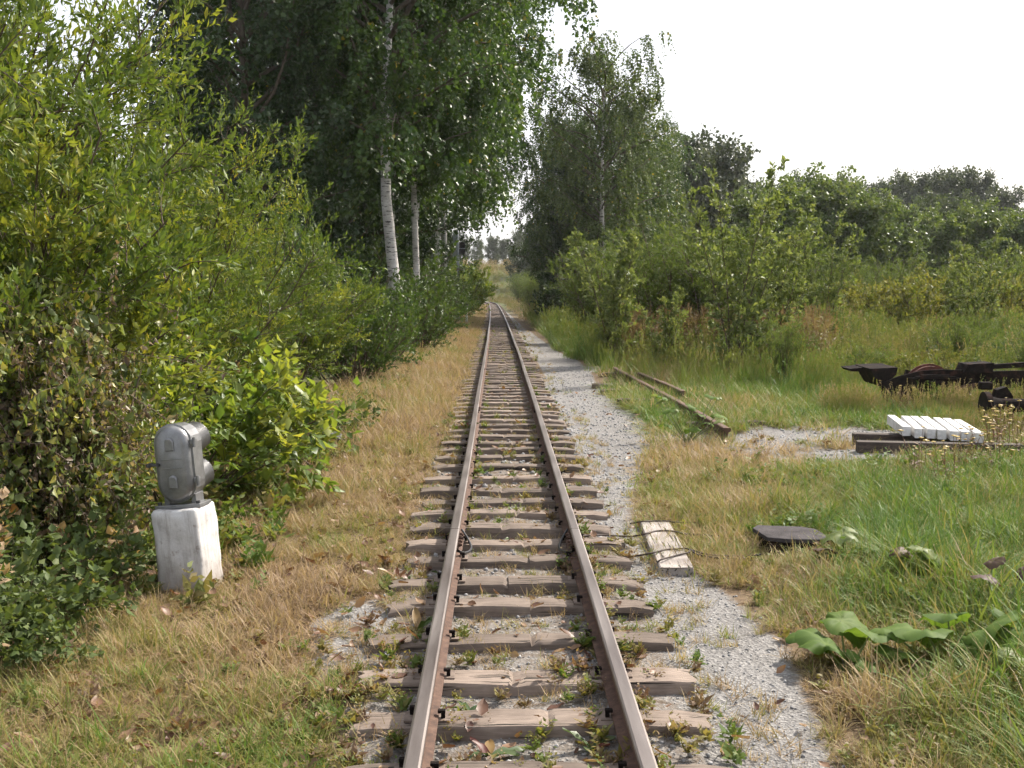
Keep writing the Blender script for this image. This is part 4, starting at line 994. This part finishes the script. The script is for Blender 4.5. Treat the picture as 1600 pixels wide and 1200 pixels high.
def round_leaf(seed, r=.16, mat='burdock'):
    g = np.random.default_rng(seed); n = 32; rings = (.3, .6, .85, 1.0); V = [(0, 0, 0)]; T = [.9]
    ph = g.uniform(0, 6.28, 4); c0 = g.uniform(.2, .7)
    for f in rings:
        for i in range(n):
            a = i / n * 6.283
            notch = 1 - .62 * math.exp(-((abs(a - math.pi)) / .28) ** 2) * f
            lobe = 1 + (.06 * math.cos(a * 5 + ph[0]) + .05 * math.cos(a * 13 + ph[3]) + .045 * g.normal() * (f == 1)) * f ** 2
            rr = r * f * notch * lobe * (1 + .22 * math.cos(a))
            z = r * (.22 * f - .40 * f ** 2.5 + .17 * f * f * math.sin(a * 2 + ph[1]) + .09 * f * f * math.sin(a * 5 + ph[2]) + .03 * g.normal())
            V.append((rr * math.cos(a), rr * math.sin(a) * .92, z)); T.append(min(1, max(0, c0 + (.16 if i % 5 == 0 else -.05) + .08 * g.normal() - .25 * (f == 1) * g.random())))
    bm = bmesh.new(); vv = [bm.verts.new(v) for v in V]
    for i in range(n):
        bm.faces.new((vv[0], vv[1 + i], vv[1 + (i + 1) % n]))
        for k in range(3):
            o = 1 + k * n; bm.faces.new((vv[o + i], vv[o + n + i], vv[o + n + (i + 1) % n], vv[o + (i + 1) % n]))
    me = bm_mesh('leaf', bm, M[mat], True); at_ = me.attributes.new('rnd', 'FLOAT', 'POINT'); at_.data.foreach_set('value', np.array(T, np.float32)); return me
RG = [round_leaf(440 + i, .15) for i in range(4)]; RD = [round_leaf(450 + i, .12, 'burdock_dull') for i in range(3)]
RP = [round_leaf(460 + i, .13, 'sapling_leaf') for i in range(2)]
bm = bmesh.new(); add_cyl(bm, (0, 0, -.02), (0, 0, 1), .006, .004, 6); STALK = bm_mesh('stalk', bm, M['stalk_green'])
def burdock(px, py, lv, lb, z=.22):
    p = at(px, py, z); g0 = gz(p.x, p.y); o = empty('burdock_plant', (p.x, p.y, g0), 0, lb, 'plant', 'broad-leaved plants in the lush grass')
    for (dx, dy, h, s, me) in lv:
        q = link('leaf', me, o, (dx, dy, h)); q.scale = (s,) * 3; q.rotation_euler = (random.uniform(-.25, .6), random.uniform(-.45, .45), random.uniform(0, 6.28))
        st = link('stalk', STALK, o, (0, 0, 0)); v = Vector((dx, dy, h)); st.rotation_euler = v.to_track_quat('Z', 'Y').to_euler(); st.scale = (1, 1, v.length)
burdock(1325, 985, [(-.10, 0, .15, 1.0, RG[0]), (.14, .10, .17, .9, RG[1]), (.03, .22, .20, .85, RG[2]), (-.12, .14, .13, .8, RG[3]), (.05, -.08, .10, .7, RG[1]), (.24, -.02, .12, .8, RG[2])], 'burdock with bright green leaves at the edge of the path')
burdock(1490, 985, [(-.12, .02, .24, .95, RG[1]), (.16, 0, .26, 1.1, RG[2]), (.02, .12, .29, .8, RG[0]), (.32, .08, .25, .9, RG[3]), (-.28, .1, .23, .8, RG[2]), (.05, -.1, .2, .8, RG[0]), (.42, -.05, .22, .9, RG[1])], 'burdock with wide green leaves deep in the lush grass')
burdock(1318, 848, [(0, 0, .24, .95, RP[0]), (.10, -.08, .16, .7, RG[3]), (-.1, -.06, .14, .8, RD[0])], 'wilted pale broad leaf beside the dark slab', .2)
burdock(1545, 925, [(0, 0, .34, .62, RD[0]), (.2, .04, .36, .55, RD[1]), (.1, .2, .38, .5, RD[2])], 'purple-brown broad-leaved plant in the lush grass', .25)
burdock(1440, 880, [(0, 0, .26, .75, RP[1]), (-.1, .1, .22, .6, RD[2]), (.12, .05, .2, .7, RG[0])], 'pale broad-leaved plant behind the burdocks', .2)
burdock(1590, 1030, [(0, 0, .22, .8, RP[0]), (.12, .1, .25, .9, RG[1])], 'broad-leaved plant with one silvery leaf', .2)
burdock(1075, 640, [(random.uniform(-.42, .42), random.uniform(-.25, .25), random.uniform(.15, .55), random.uniform(.4, .7), random.choice(RG + RP)) for _ in range(16)], 'large broad-leaved plant growing over the rusty siding rail', .4)
burdock(410, 700, [(0, 0, .3, .8, RG[3]), (.15, .02, .22, .7, RG[0]), (-.12, .1, .35, .7, RG[2])], 'broad-leaved plant at the foot of the yellow-green shrub', .3)
def tansy_mesh():
    g = np.random.default_rng(77); n = 7
    S = grow(np.stack([g.normal(0, .05, n), g.normal(0, .05, n), np.full(n, -.03)], 1), np.stack([g.normal(0, .22, n), g.normal(0, .22, n), np.ones(n)], 1), g.uniform(.45, .7, n), 5, (0, 0, 0), .05, g)
    a, at_, tv, _ = pick(S, 10, .1, .85, g, True); lf_ = quadleaves(g, len(a), .08, .3, a, side(at_, g) + UP * .2, tone=.5 + .4 * g.random(len(a)))
    Vt, Ft = tubes(S, .004, .003, 4); st = cat3([(Vt, Ft, np.full(len(Vt), .3)), lf_])
    bm = bmesh.new(); bmesh.ops.create_icosphere(bm, subdivisions=2, radius=.05)
    for v in bm.verts: k = g.uniform(.75, 1.25); v.co = Vector((v.co.x * k, v.co.y * k, v.co.z * .28 * g.uniform(.3, 1.6)))
    hm_ = bm_mesh('flower_head', bm, M['tansy']); q = hm_.attributes.new('rnd', 'FLOAT', 'POINT'); q.data.foreach_set('value', g.random(len(hm_.vertices)).astype(np.float32))
    return np_mesh('stem', st[0], st[1], M['weed'], rnd=st[2]), hm_, S[:, -1]
tm = tansy_mesh()
for k, (px, py) in enumerate(((1550, 722), (1500, 742), (1575, 712), (1558, 745), (1590, 725), (1555, 700), (1520, 735), (1440, 748), (1595, 690), (1405, 652), (1572, 690), (1480, 765))):
    p = at(px, py, 0); o = plant('tansy_plant', tm[:1], p.x, p.y, 'yellow-flowered tansy growing round the white blocks', 'plant', 'tansy round the white blocks', None, random.uniform(.6, .9), parts=('stem',))
    for e in tm[2]:
        h_ = link('flower_head', tm[1], o, tuple(e)); h_.scale = (random.uniform(.35, .75),) * 3

# ------------------------------------------------------------------ dwarf signal on its whitewashed pedestal
pb = at(291, 930, 0.0)
PX, PYY = pb.x, pb.y + .14
lean = Euler((0, R(-5.0), R(-10)), 'XYZ')
bm = bmesh.new()
bw, tw, hh = .150, .146, .515
vsx = add_box(bm, (0, 0, hh / 2 - .05), (1, 1, hh + .1))
for v in vsx:
    k = tw if v.co.z > .2 else bw
    v.co.x = math.copysign(k, v.co.x); v.co.y = math.copysign(k, v.co.y)
bmesh.ops.bevel(bm, geom=bm.edges[:], offset=.013, segments=1, affect='EDGES')
bmesh.ops.subdivide_edges(bm, edges=[e for e in bm.edges if e.calc_length() > .15], cuts=11, use_grid_fill=True)
for v in bm.verts:
    q = v.co * 9; v.co += Vector((math.sin(q.y * 2.1 + q.z * 1.7), math.sin(q.x * 2.3 + q.z * 2.9), math.sin(q.x * 3 + q.y * 2))) * .0030
    if abs(abs(v.co.x) - .14) < .03 and abs(abs(v.co.y) - .14) < .03: k_ = random.uniform(.965, 1.0); v.co.x *= k_; v.co.y *= k_
    if v.co.z > .49: v.co.z -= random.uniform(0, .006)
ped = tag(link('signal_pedestal', bm_mesh('signal_pedestal', bm, M['whitewash'], True), None, (PX, PYY, gz(PX, PYY) - .01)), 'leaning whitewashed concrete pedestal in the dry grass', 'pedestal')
ped.rotation_euler = lean
top = ped.location + lean.to_matrix() @ Vector((0, 0, hh - .002))
sig = empty('dwarf_signal', top, 0, 'silver two-lens dwarf railway signal bolted on the white pedestal', 'signal'); sig.rotation_euler = lean; sig.scale = (1.08, 1.08, 1.08)
def stadium(w_, h_, n=10):
    r_ = w_ / 2; c = h_ / 2 - r_
    return [(r_ * math.cos(a), c + r_ * math.sin(a)) for a in np.linspace(0, math.pi, n)] + [(r_ * math.cos(a), -c + r_ * math.sin(a)) for a in np.linspace(math.pi, 2 * math.pi, n)]
def loft(bm, rings, caps=True):
    rows = [[bm.verts.new(p) for p in r_] for r_ in rings]; n = len(rows[0])
    for a, b in zip(rows, rows[1:]):
        for i in range(n): bm.faces.new((a[i], a[(i + 1) % n], b[(i + 1) % n], b[i]))
    if caps: bm.faces.new(rows[0][::-1]); bm.faces.new(rows[-1])
    bmesh.ops.recalc_face_normals(bm, faces=bm.faces[:])
ZC = .250
def ring(w_, h_, y): return [(a, y, b + ZC) for a, b in stadium(w_, h_)]
bm = bmesh.new(); loft(bm, [ring(.205, .425, -.035), ring(.215, .435, -.028), ring(.215, .435, .085), ring(.200, .420, .10)])
link('housing', bm_mesh('housing', bm, M['silver']), sig)
bm = bmesh.new(); loft(bm, [ring(.150, .370, -.088), ring(.186, .406, -.080), ring(.206, .426, -.062), ring(.212, .432, -.046), ring(.228, .448, -.045), ring(.228, .448, -.036)])
door = link('back_door', bm_mesh('back_door', bm, M['silver']), sig)
for f in door.data.polygons: f.use_smooth = True
door.data.set_sharp_from_angle(angle=R(50))
for zc in (.105, -.105):
    bm = bmesh.new(); hp_ = [(.026 * math.cos(a), .018 + .026 * math.sin(a)) for a in np.linspace(0, math.pi, 9)] + [(-.026, -.03), (.026, -.03)]
    loft(bm, [[(a, -.080, b + ZC + zc) for a, b in hp_], [(a, -.094, b + ZC + zc) for a, b in hp_], [(a * .8, -.099, b * .8 + ZC + zc) for a, b in hp_]])
    link('boss', bm_mesh('boss', bm, M['silver']), door)
for zc in (.028, -.022):
    bm = bmesh.new(); add_box(bm, (0, -.0885, ZC + zc), (.13, .006, .005), bev=.001); link('rib', bm_mesh('rib', bm, M['silver']), door)
for zc in (.115, -.10):
    bm = bmesh.new(); add_box(bm, (.118, -.040, ZC + zc), (.030, .034, .030), bev=.004); add_cyl(bm, (.128, -.052, ZC + zc - .03), (.128, -.052, ZC + zc + .026), .009, seg=10)
    link('hinge', bm_mesh('hinge', bm, M['silver']), sig)
bm = bmesh.new(); add_box(bm, (-.105, -.086, ZC + .003), (.075, .014, .014), bev=.003); add_box(bm, (-.135, -.075, ZC + .003), (.022, .05, .022), bev=.003); add_cyl(bm, (-.080, -.080, ZC + .003), (-.080, -.104, ZC + .003), .010, seg=8)
link('latch', bm_mesh('latch', bm, M['black_iron']), sig)
for zc in (.105, -.105):      # lens hoods: tubes cut away below
    bm = bmesh.new(); n = 20; rows = []
    for yy, rr in ((.095, .088), (.17, .092), (.235, .096)):
        k = (yy - .095) / .14; span = math.pi * (1.0 - .38 * k)
        rows.append([(rr * math.sin(a), yy, ZC + zc + rr * math.cos(a)) for a in np.linspace(-span, span, n)])
    vr = [[bm.verts.new(p) for p in r_] for r_ in rows]
    for a, b in zip(vr, vr[1:]):
        for i in range(n - 1): bm.faces.new((a[i], a[i + 1], b[i + 1], b[i]))
    bmesh.ops.solidify(bm, geom=bm.faces[:], thickness=.004)
    hd = link('lens_hood', bm_mesh('lens_hood', bm, M['silver'], True), sig); hd.data.set_sharp_from_angle(angle=R(50))
    bm = bmesh.new(); add_cyl(bm, (0, .098, ZC + zc), (0, .118, ZC + zc), .072, .06, 20); link('lens', bm_mesh('lens', bm, M['black_iron'], True), hd)
bm = bmesh.new(); add_box(bm, (0, .0, .010), (.27, .15, .02), bev=.003); add_box(bm, (.08, .02, .042), (.03, .10, .06), bev=.004); add_box(bm, (-.08, .02, .042), (.03, .10, .06), bev=.004)
br = link('base_bracket', bm_mesh('base_bracket', bm, M['silver']), sig)
for sx in (-1, 1):
    bm = bmesh.new(); add_cyl(bm, (sx * .115, -.05, .02), (sx * .115, -.05, .036), .012, seg=6); link('bolt', bm_mesh('bolt', bm, M['black_iron']), br)

# ------------------------------------------------------------------ tied plank, cables and slab beside the path
p0 = at(1058, 883, .07); p1 = at(1022, 811, .07)
ln_ = (p1 - p0).length; mid = (p0 + p1) / 2
bm = bmesh.new(); nn = 9; W_ = .225
for i in range(2): pass
g = np.random.default_rng(9); rows = []
for i, t in enumerate(np.linspace(-.5, .5, nn)):
    e = .96 if i in (0, nn - 1) else 1
    rows.append([bm.verts.new((a * W_ * e + g.normal(0, .0025), t * ln_ + (g.normal(0, .012) if e < 1 else 0), b + g.normal(0, .002))) for a, b in ((-.5, -.06), (-.5, -.008), (-.46, 0), (-.15, .002), (.15, .001), (.46, 0), (.5, -.008), (.5, -.06))])
for a, b in zip(rows, rows[1:]):
    for j in range(8): bm.faces.new((a[j], a[(j + 1) % 8], b[(j + 1) % 8], b[j]))
bm.faces.new(rows[0]); bm.faces.new(rows[-1]); bmesh.ops.recalc_face_normals(bm, faces=bm.faces[:])
pk = tag(link('wooden_plank', bm_mesh('wooden_plank', bm, M['plank']), None, (mid.x, mid.y, .055)), 'pale cracked plank wrapped with cables beside the path', 'plank')
pk.rotation_euler.z = math.atan2(-(p1 - p0).x, (p1 - p0).y)
def cable(name, pts, r_, lb, grp, mat='cable', n=6):
    P = np.array(pts, float)
    t = np.linspace(0, len(P) - 1, (len(P) - 1) * 5 + 1); i = np.minimum(t.astype(int), len(P) - 2); f = (t - i)[:, None]
    a = P[np.maximum(i - 1, 0)]; b = P[i]; c = P[i + 1]; d = P[np.minimum(i + 2, len(P) - 1)]
    Q = .5 * ((2 * b) + (-a + c) * f + (2 * a - 5 * b + 4 * c - d) * f ** 2 + (-a + 3 * b - 3 * c + d) * f ** 3)
    o = Q[0].copy(); V, F = tubes((Q - o)[None], r_, r_, n)
    return tag(link(name, np_mesh(name, V, F, M[mat], smooth=True), None, tuple(o)), lb, 'cable', grp)
PZ = .063
def gp(px, py, z): q = at(px, py, z); return (q.x, q.y, z)
cable('bond_cable', [gp(900, 838, .10), gp(935, 836, .05), gp(985, 838, .04), gp(1008, 834, .072), gp(1020, 831, PZ), gp(1036, 829, PZ), gp(1058, 831, PZ), gp(1072, 834, .05), gp(1130, 838, .03)], .007, 'dark cable from the rail joint over the middle of the plank', 'cables tied over the plank')
cable('bond_cable', [gp(985, 818, .04), gp(1003, 815, .07), gp(1020, 814, PZ), gp(1044, 814, PZ), gp(1056, 816, .05), gp(1120, 818, .035), gp(1170, 830, .03)], .006, 'dark cable over the far end of the plank', 'cables tied over the plank')
cable('bond_cable', [gp(940, 872, .05), gp(990, 869, .045), gp(1018, 864, .072), gp(1040, 859, PZ), gp(1070, 857, PZ + .005), gp(1082, 860, .07), gp(1110, 867, .05), gp(1160, 869, .06), gp(1190, 866, .08)], .007, 'dark cable over the near end of the plank towards the slab', 'cables tied over the plank')
cable('bond_cable', [gp(1028, 878, .05), gp(1034, 874, .076), gp(1056, 868, PZ), gp(1076, 863, PZ + .006), (gp(1078, 858, PZ + .012)), gp(1090, 866, .06), gp(1125, 872, .05), gp(1175, 872, .06)], .006, 'dark cable looped round the near end of the plank', 'cables tied over the plank')
for (sx_, a, b_, lb) in ((-1, (716, 800), (722, 862), 'frayed dark bond wire at the pedestal-side rail joint'), (1, (895, 800), (902, 862), 'frayed dark bond wire at the path-side rail joint')):
    yj = 7.62; x_ = sx_ * RAIL_C; i_ = -sx_
    cable('bond_wire', [(x_ + i_ * .035, yj - .32, .12), (x_ + i_ * .07, yj - .22, .085), (x_ + i_ * .10, yj - .08, .066), (x_ + i_ * .105, yj + .05, .066), (x_ + i_ * .075, yj + .2, .09), (x_ + i_ * .035, yj + .3, .125)], .009, lb, None, 'plastic')
s0 = at(1240, 826, .17)
sg = gz(s0.x, s0.y)
sl = empty('cable_box', (s0.x, s0.y + .05, sg - .03), R(8), 'low cable box with a dark grey slab lid in the grass', 'box')
bm = bmesh.new(); add_box(bm, (0, 0, .03), (.36, .30, .20), bev=.006); link('box', bm_mesh('box', bm, M['dark_rust']), sl)
bm = bmesh.new(); add_prism(bm, [(-.24, -.16), (-.1, -.19), (.15, -.175), (.22, -.13), (.23, .12), (.14, .18), (-.18, .19), (-.25, .10)], 0, .028, 'z')
bmesh.ops.bevel(bm, geom=bm.edges[:], offset=.003, segments=1, affect='EDGES')
ld = link('lid', bm_mesh('lid', bm, M['slab']), sl, (0, 0, .132)); ld.rotation_euler = (R(2), R(3.5), 0)

# ------------------------------------------------------------------ dismantled siding: rusty rails and old sleepers
ra = at(1136, 690, .0); rb = at(962, 577, .12)
RB = rail_profile(1.32)
def loose_rail(a, b, z0, z1, lb, nm='rusty_rail', n=6):
    a = Vector((a.x, a.y, z0)); b = Vector((b.x, b.y, z1)); d = b - a
    pts = [tuple(d * t + Vector((.02 * math.sin(t * 5), 0, 0))) for t in np.linspace(0, 1, n)]
    return tag(link(nm, sweep_rail(nm, pts, RB, [M['rust'], M['rust']]), None, a), lb, 'rail')
loose_rail(ra, rb, gz(ra.x, ra.y) + .0, gz(rb.x, rb.y) + .02, 'long rusty loose rail lying beside the path')
r2a = at(1062, 622, .1); r2b = at(992, 588, .1)
loose_rail(Vector((r2a.x + .06, r2a.y, 0)), Vector((r2b.x + .10, r2b.y, 0)), gz(r2a.x, r2a.y) + .03, gz(r2b.x, r2b.y) + .03, 'short rusty rail piece lying against the long loose rail')
OS = [sleeper_mesh(60 + i, 1.3, .22, .15, False) for i in range(2)]
for o_ in OS: o_.materials.clear(); o_.materials.append(M['old_sleeper'])
for i, (px, py, w_) in enumerate(((928, 602, 1.0), (944, 610, 1.0), (962, 626, .9), (932, 584, .8), (1062, 660, .8))):
    q = at(px, py, .06); o = tag(link('old_sleeper', OS[i % 2], None, (q.x + .62, q.y + .1, gz(q.x, q.y) + .085)), 'dark rotten sleeper half buried under the loose rails', 'sleeper', 'rotten sleepers of the dismantled siding')
    o.rotation_euler.z = random.uniform(-.08, .08); o.scale.x = w_

# ------------------------------------------------------------------ white blocks on timbers
TZ = .12
for i, (y_, x0, x1) in enumerate(((12.05, 3.75, 5.45), (12.85, 3.95, 5.35))):
    q = .5 * (x0 + x1); z_ = gz(q, y_)
    bm = bmesh.new(); add_box(bm, (0, 0, .05), (x1 - x0, .15, .16), bev=.012)
    o = tag(link('support_timber', bm_mesh('support_timber', bm, M['tar_wood']), None, (q, y_, z_)), ['front dark timber bearing the white blocks', 'back dark timber bearing the white blocks'][i], 'timber'); o.rotation_euler.z = R(-9)
bm = bmesh.new(); add_box(bm, (0, 0, .055), (.088, 1.2, .105), bev=.005)
for v in bm.verts: v.co += Vector((random.uniform(-1, 1), random.uniform(-1, 1), random.uniform(-1, 1))) * .0015
WB = bm_mesh('white_block', bm, M['white_paint'])
fl = at(1420, 670, .25); frr = at(1530, 678, .25)
for i in range(7):
    t = i / 6.0; x_ = fl.x + (frr.x - fl.x) * t; y_ = fl.y + (frr.y - fl.y) * t
    ax = Vector((.20, 1.0)).normalized()
    zz_ = gz(4.6, 12.45) + TZ + .012
    o = tag(link('white_block', WB, None, (x_ + ax.x * .6 + random.uniform(-.006, .006) - (.03 if i == 0 else 0), y_ + ax.y * .6 + random.uniform(-.035, .035), zz_ + random.uniform(0, .006))), 'white painted block laid beside others on dark timbers', 'block', 'white blocks on timbers')
    o.rotation_euler = (random.uniform(-.008, .008), 0, -math.atan2(ax.x, ax.y) + random.uniform(-.02, .02)); o.scale = (random.uniform(.97, 1.07), random.uniform(.97, 1.02), 1)

# ------------------------------------------------------------------ scrapped bogie frame and axle in the grass
bx = at(1337, 600, .3); BXX = bx.x; BY = 16.4
bz = gz(BXX + 1.3, BY)
bo = empty('scrap_bogie', (BXX, BY, bz - .07), R(-3), 'long rusty black bogie frame sunk in the grass with red wheel', 'machinery')
def part(nm, bm, mat, par, smooth=False): return link(nm, bm_mesh(nm, bm, M[mat], smooth), par)
bm = bmesh.new(); add_prism(bm, [(.02, .44), (.30, .56), (.62, .64), (.95, .66), (1.45, .64), (1.45, .40), (1.12, .36), (1.05, .06), (.30, .06), (.10, .22)], -.02, .02, 'y'); part('side_frame', bm, 'dark_rust', bo)
bm = bmesh.new(); add_prism(bm, [(1.4, .63), (2.9, .67), (2.9, .42), (1.4, .38)], -.03, .03, 'y'); part('side_sill', bm, 'dark_rust', bo)
bm = bmesh.new(); add_prism(bm, [(-.10, .66), (.30, .68), (.28, .58), (.12, .40), (.06, .40)], .05, .95, 'y'); part('end_beam', bm, 'dark_rust', bo)
bm = bmesh.new(); add_prism(bm, [(-.34, .64), (-.14, .66), (-.16, .60), (-.30, .60)], .3, .8, 'y'); part('coupler_stub', bm, 'dark_rust', bo)
for yy, nm in ((.12, 'wheel'),):
    bm = bmesh.new(); add_cyl(bm, (.80, yy, .36), (.80, yy + .09, .36), .335, seg=36); add_cyl(bm, (.80, yy + .09, .36), (.80, yy + .12, .36), .365, seg=36)
    wh = part(nm, bm, 'red_rust', bo); bm = bmesh.new(); add_cyl(bm, (.80, yy - .02, .40), (.80, yy + .001, .40), .13, seg=20); part('hub', bm, 'dark_rust', wh)
bm = bmesh.new(); add_cyl(bm, (.80, .05, .40), (.80, 1.15, .40), .065, seg=16); part('axle', bm, 'dark_rust', bo)
bm = bmesh.new(); add_box(bm, (.80, -.08, .36), (.26, .14, .28), bev=.02); add_cyl(bm, (.80, -.17, .36), (.80, -.14, .36), .09, seg=16); part('axle_box', bm, 'dark_rust', bo)
for k in range(3):
    bm = bmesh.new(); add_box(bm, (.80, -.06, .53 + k * .022), (.75 - k * .17, .08, .018)); part('leaf_spring', bm, 'dark_rust', bo)
bm = bmesh.new(); add_prism(bm, [(1.25, .74), (1.62, .76), (1.60, .62), (1.2, .62)], -.1, .3, 'y'); part('bracket', bm, 'dark_rust', bo)
bm = bmesh.new(); add_prism(bm, [(2.55, .70), (3.0, .70), (3.1, .35), (2.85, .30), (2.7, .52)], -.12, .2, 'y'); part('bracket', bm, 'dark_rust', bo)
bm = bmesh.new(); add_box(bm, (2.1, -.02, .40), (.10, .08, .34)); part('hanger', bm, 'dark_rust', bo)
bm = bmesh.new(); add_prism(bm, [(1.6, .64), (2.6, .71), (2.6, .63), (1.6, .58)], .9, 1.0, 'y'); part('side_sill', bm, 'dark_rust', bo)
for k in range(11):
    bm = bmesh.new(); c_ = (random.uniform(.0, 3.0), random.uniform(-.12, .5), random.uniform(.36, .62)); w_ = random.uniform(.08, .42)
    add_prism(bm, [(c_[0], c_[2]), (c_[0] + w_, c_[2] + random.uniform(-.06, .08)), (c_[0] + w_ * random.uniform(.7, 1.1), c_[2] - random.uniform(.06, .2)), (c_[0] + w_ * .4, c_[2] - random.uniform(.1, .3)), (c_[0] - .03, c_[2] - .12)], c_[1], c_[1] + random.uniform(.02, .12), 'y')
    part('scrap_plate', bm, random.choice(('dark_rust', 'dark_rust', 'dark_rust', 'rust')), bo)
ab = at(1512, 640, .2); az_ = gz(ab.x + .6, 14.2)
ax_ = empty('scrap_axle', (ab.x, 14.3, az_ + .08), R(-5), 'black iron shaft with flanged end lying before the bogie frame', 'machinery')
bm = bmesh.new(); add_cyl(bm, (.05, 0, .24), (1.9, 0, .24), .085, seg=20); part('shaft', bm, 'dark_rust', ax_)
bm = bmesh.new(); add_cyl(bm, (0, 0, .21), (.07, 0, .21), .20, seg=28); add_cyl(bm, (.07, 0, .22), (.22, 0, .22), .14, .10, 24); part('flange', bm, 'dark_rust', ax_)
bm = bmesh.new(); add_prism(bm, [(.12, .0), (.46, .0), (.42, .34), (.34, .46), (.22, .42)], .15, .3, 'y'); part('bracket', bm, 'dark_rust', ax_)
bm = bmesh.new(); add_box(bm, (.12, .3, .46), (.16, .12, .10), bev=.02); part('bearing_cap', bm, 'dark_rust', ax_)
bm = bmesh.new(); add_prism(bm, [(.75, .28), (.95, .42), (1.25, .30)], -.04, .04, 'y'); part('rib', bm, 'dark_rust', ax_)

# ------------------------------------------------------------------ far post, small mast, bag
pp = atd(716, 480, 61); z_ = gz(pp.x, 61)
po = empty('lineside_post', (pp.x, 61, z_ - .2), 0, 'tall grey lineside post with a backing board near its top', 'post')
ht_ = atd(716, 358, 61).z - z_ + .2
bm = bmesh.new(); add_cyl(bm, (0, 0, 0), (0, 0, ht_), .085, .06, 12); part('pole', bm, 'grey_paint', po, True)
bm = bmesh.new(); add_box(bm, (-.17, .05, ht_ - .75), (.20, .05, 1.4), bev=.01); part('board', bm, 'grey_paint', po)
bm = bmesh.new(); add_box(bm, (.22, .05, ht_ - 1.0), (.30, .05, .62), bev=.01); part('panel', bm, 'slab', po)
bm = bmesh.new(); add_box(bm, (.2, .0, ht_ - 1.02), (.36, .03, .04)); part('bracket', bm, 'grey_paint', po)
pm = atd(729, 482, 56); z_ = gz(pm.x, 56)
ms_ = empty('signal_mast', (pm.x, 56, z_ - .1), 0, 'short lineside signal mast with black head and white post', 'signal')
bm = bmesh.new(); add_cyl(bm, (0, 0, 0), (0, 0, .95), .06, .055, 12); part('post', bm, 'white_paint', ms_, True)
bm = bmesh.new(); loft(bm, [[(a * .20, -.05, b * .20 + 1.25) for a, b in stadium(1.2, 3.0, 8)], [(a * .20, .1, b * .20 + 1.25) for a, b in stadium(1.2, 3.0, 8)]]); part('head', bm, 'black_iron', ms_)
bm = bmesh.new(); add_box(bm, (0, -.1, 1.52), (.26, .2, .03), bev=.006); part('hood', bm, 'black_iron', ms_)
q = at(512, 690, .05)
bm = bmesh.new(); bmesh.ops.create_icosphere(bm, subdivisions=3, radius=.17)
for v in bm.verts:
    c = v.co.copy(); k = 1 + .22 * math.sin(c.x * 31 + 2 * math.sin(c.z * 23)) * math.cos(c.y * 27) + .12 * math.sin(c.z * 55 + c.x * 40); v.co = Vector((c.x * k * 1.1, c.y * k, max(-.06, c.z * k * .75)))
tag(link('plastic_bag', bm_mesh('plastic_bag', bm, M['plastic']), None, (q.x, q.y, gz(q.x, q.y) + .05)), 'crumpled black plastic bag in the grass below the shrubs', 'bag')

# ------------------------------------------------------------------ thin summer haze
bm = bmesh.new(); add_box(bm, (0, 185, 16), (860, 460, 40.0))
hz = link('haze', bm_mesh('haze', bm)); tag(hz, 'thin pale haze in the air', 'haze', None, 'stuff')
hm = bpy.data.materials.new('haze'); hm.use_nodes = True; hn = hm.node_tree.nodes; hn.clear()
pv = hn.new('ShaderNodeVolumePrincipled'); ho = hn.new('ShaderNodeOutputMaterial')
pv.inputs['Color'].default_value = (.93, .95, 1, 1); pv.inputs['Density'].default_value = .00022; pv.inputs['Anisotropy'].default_value = .35
hm.node_tree.links.new(pv.outputs[0], ho.inputs['Volume']); hz.data.materials.append(hm)
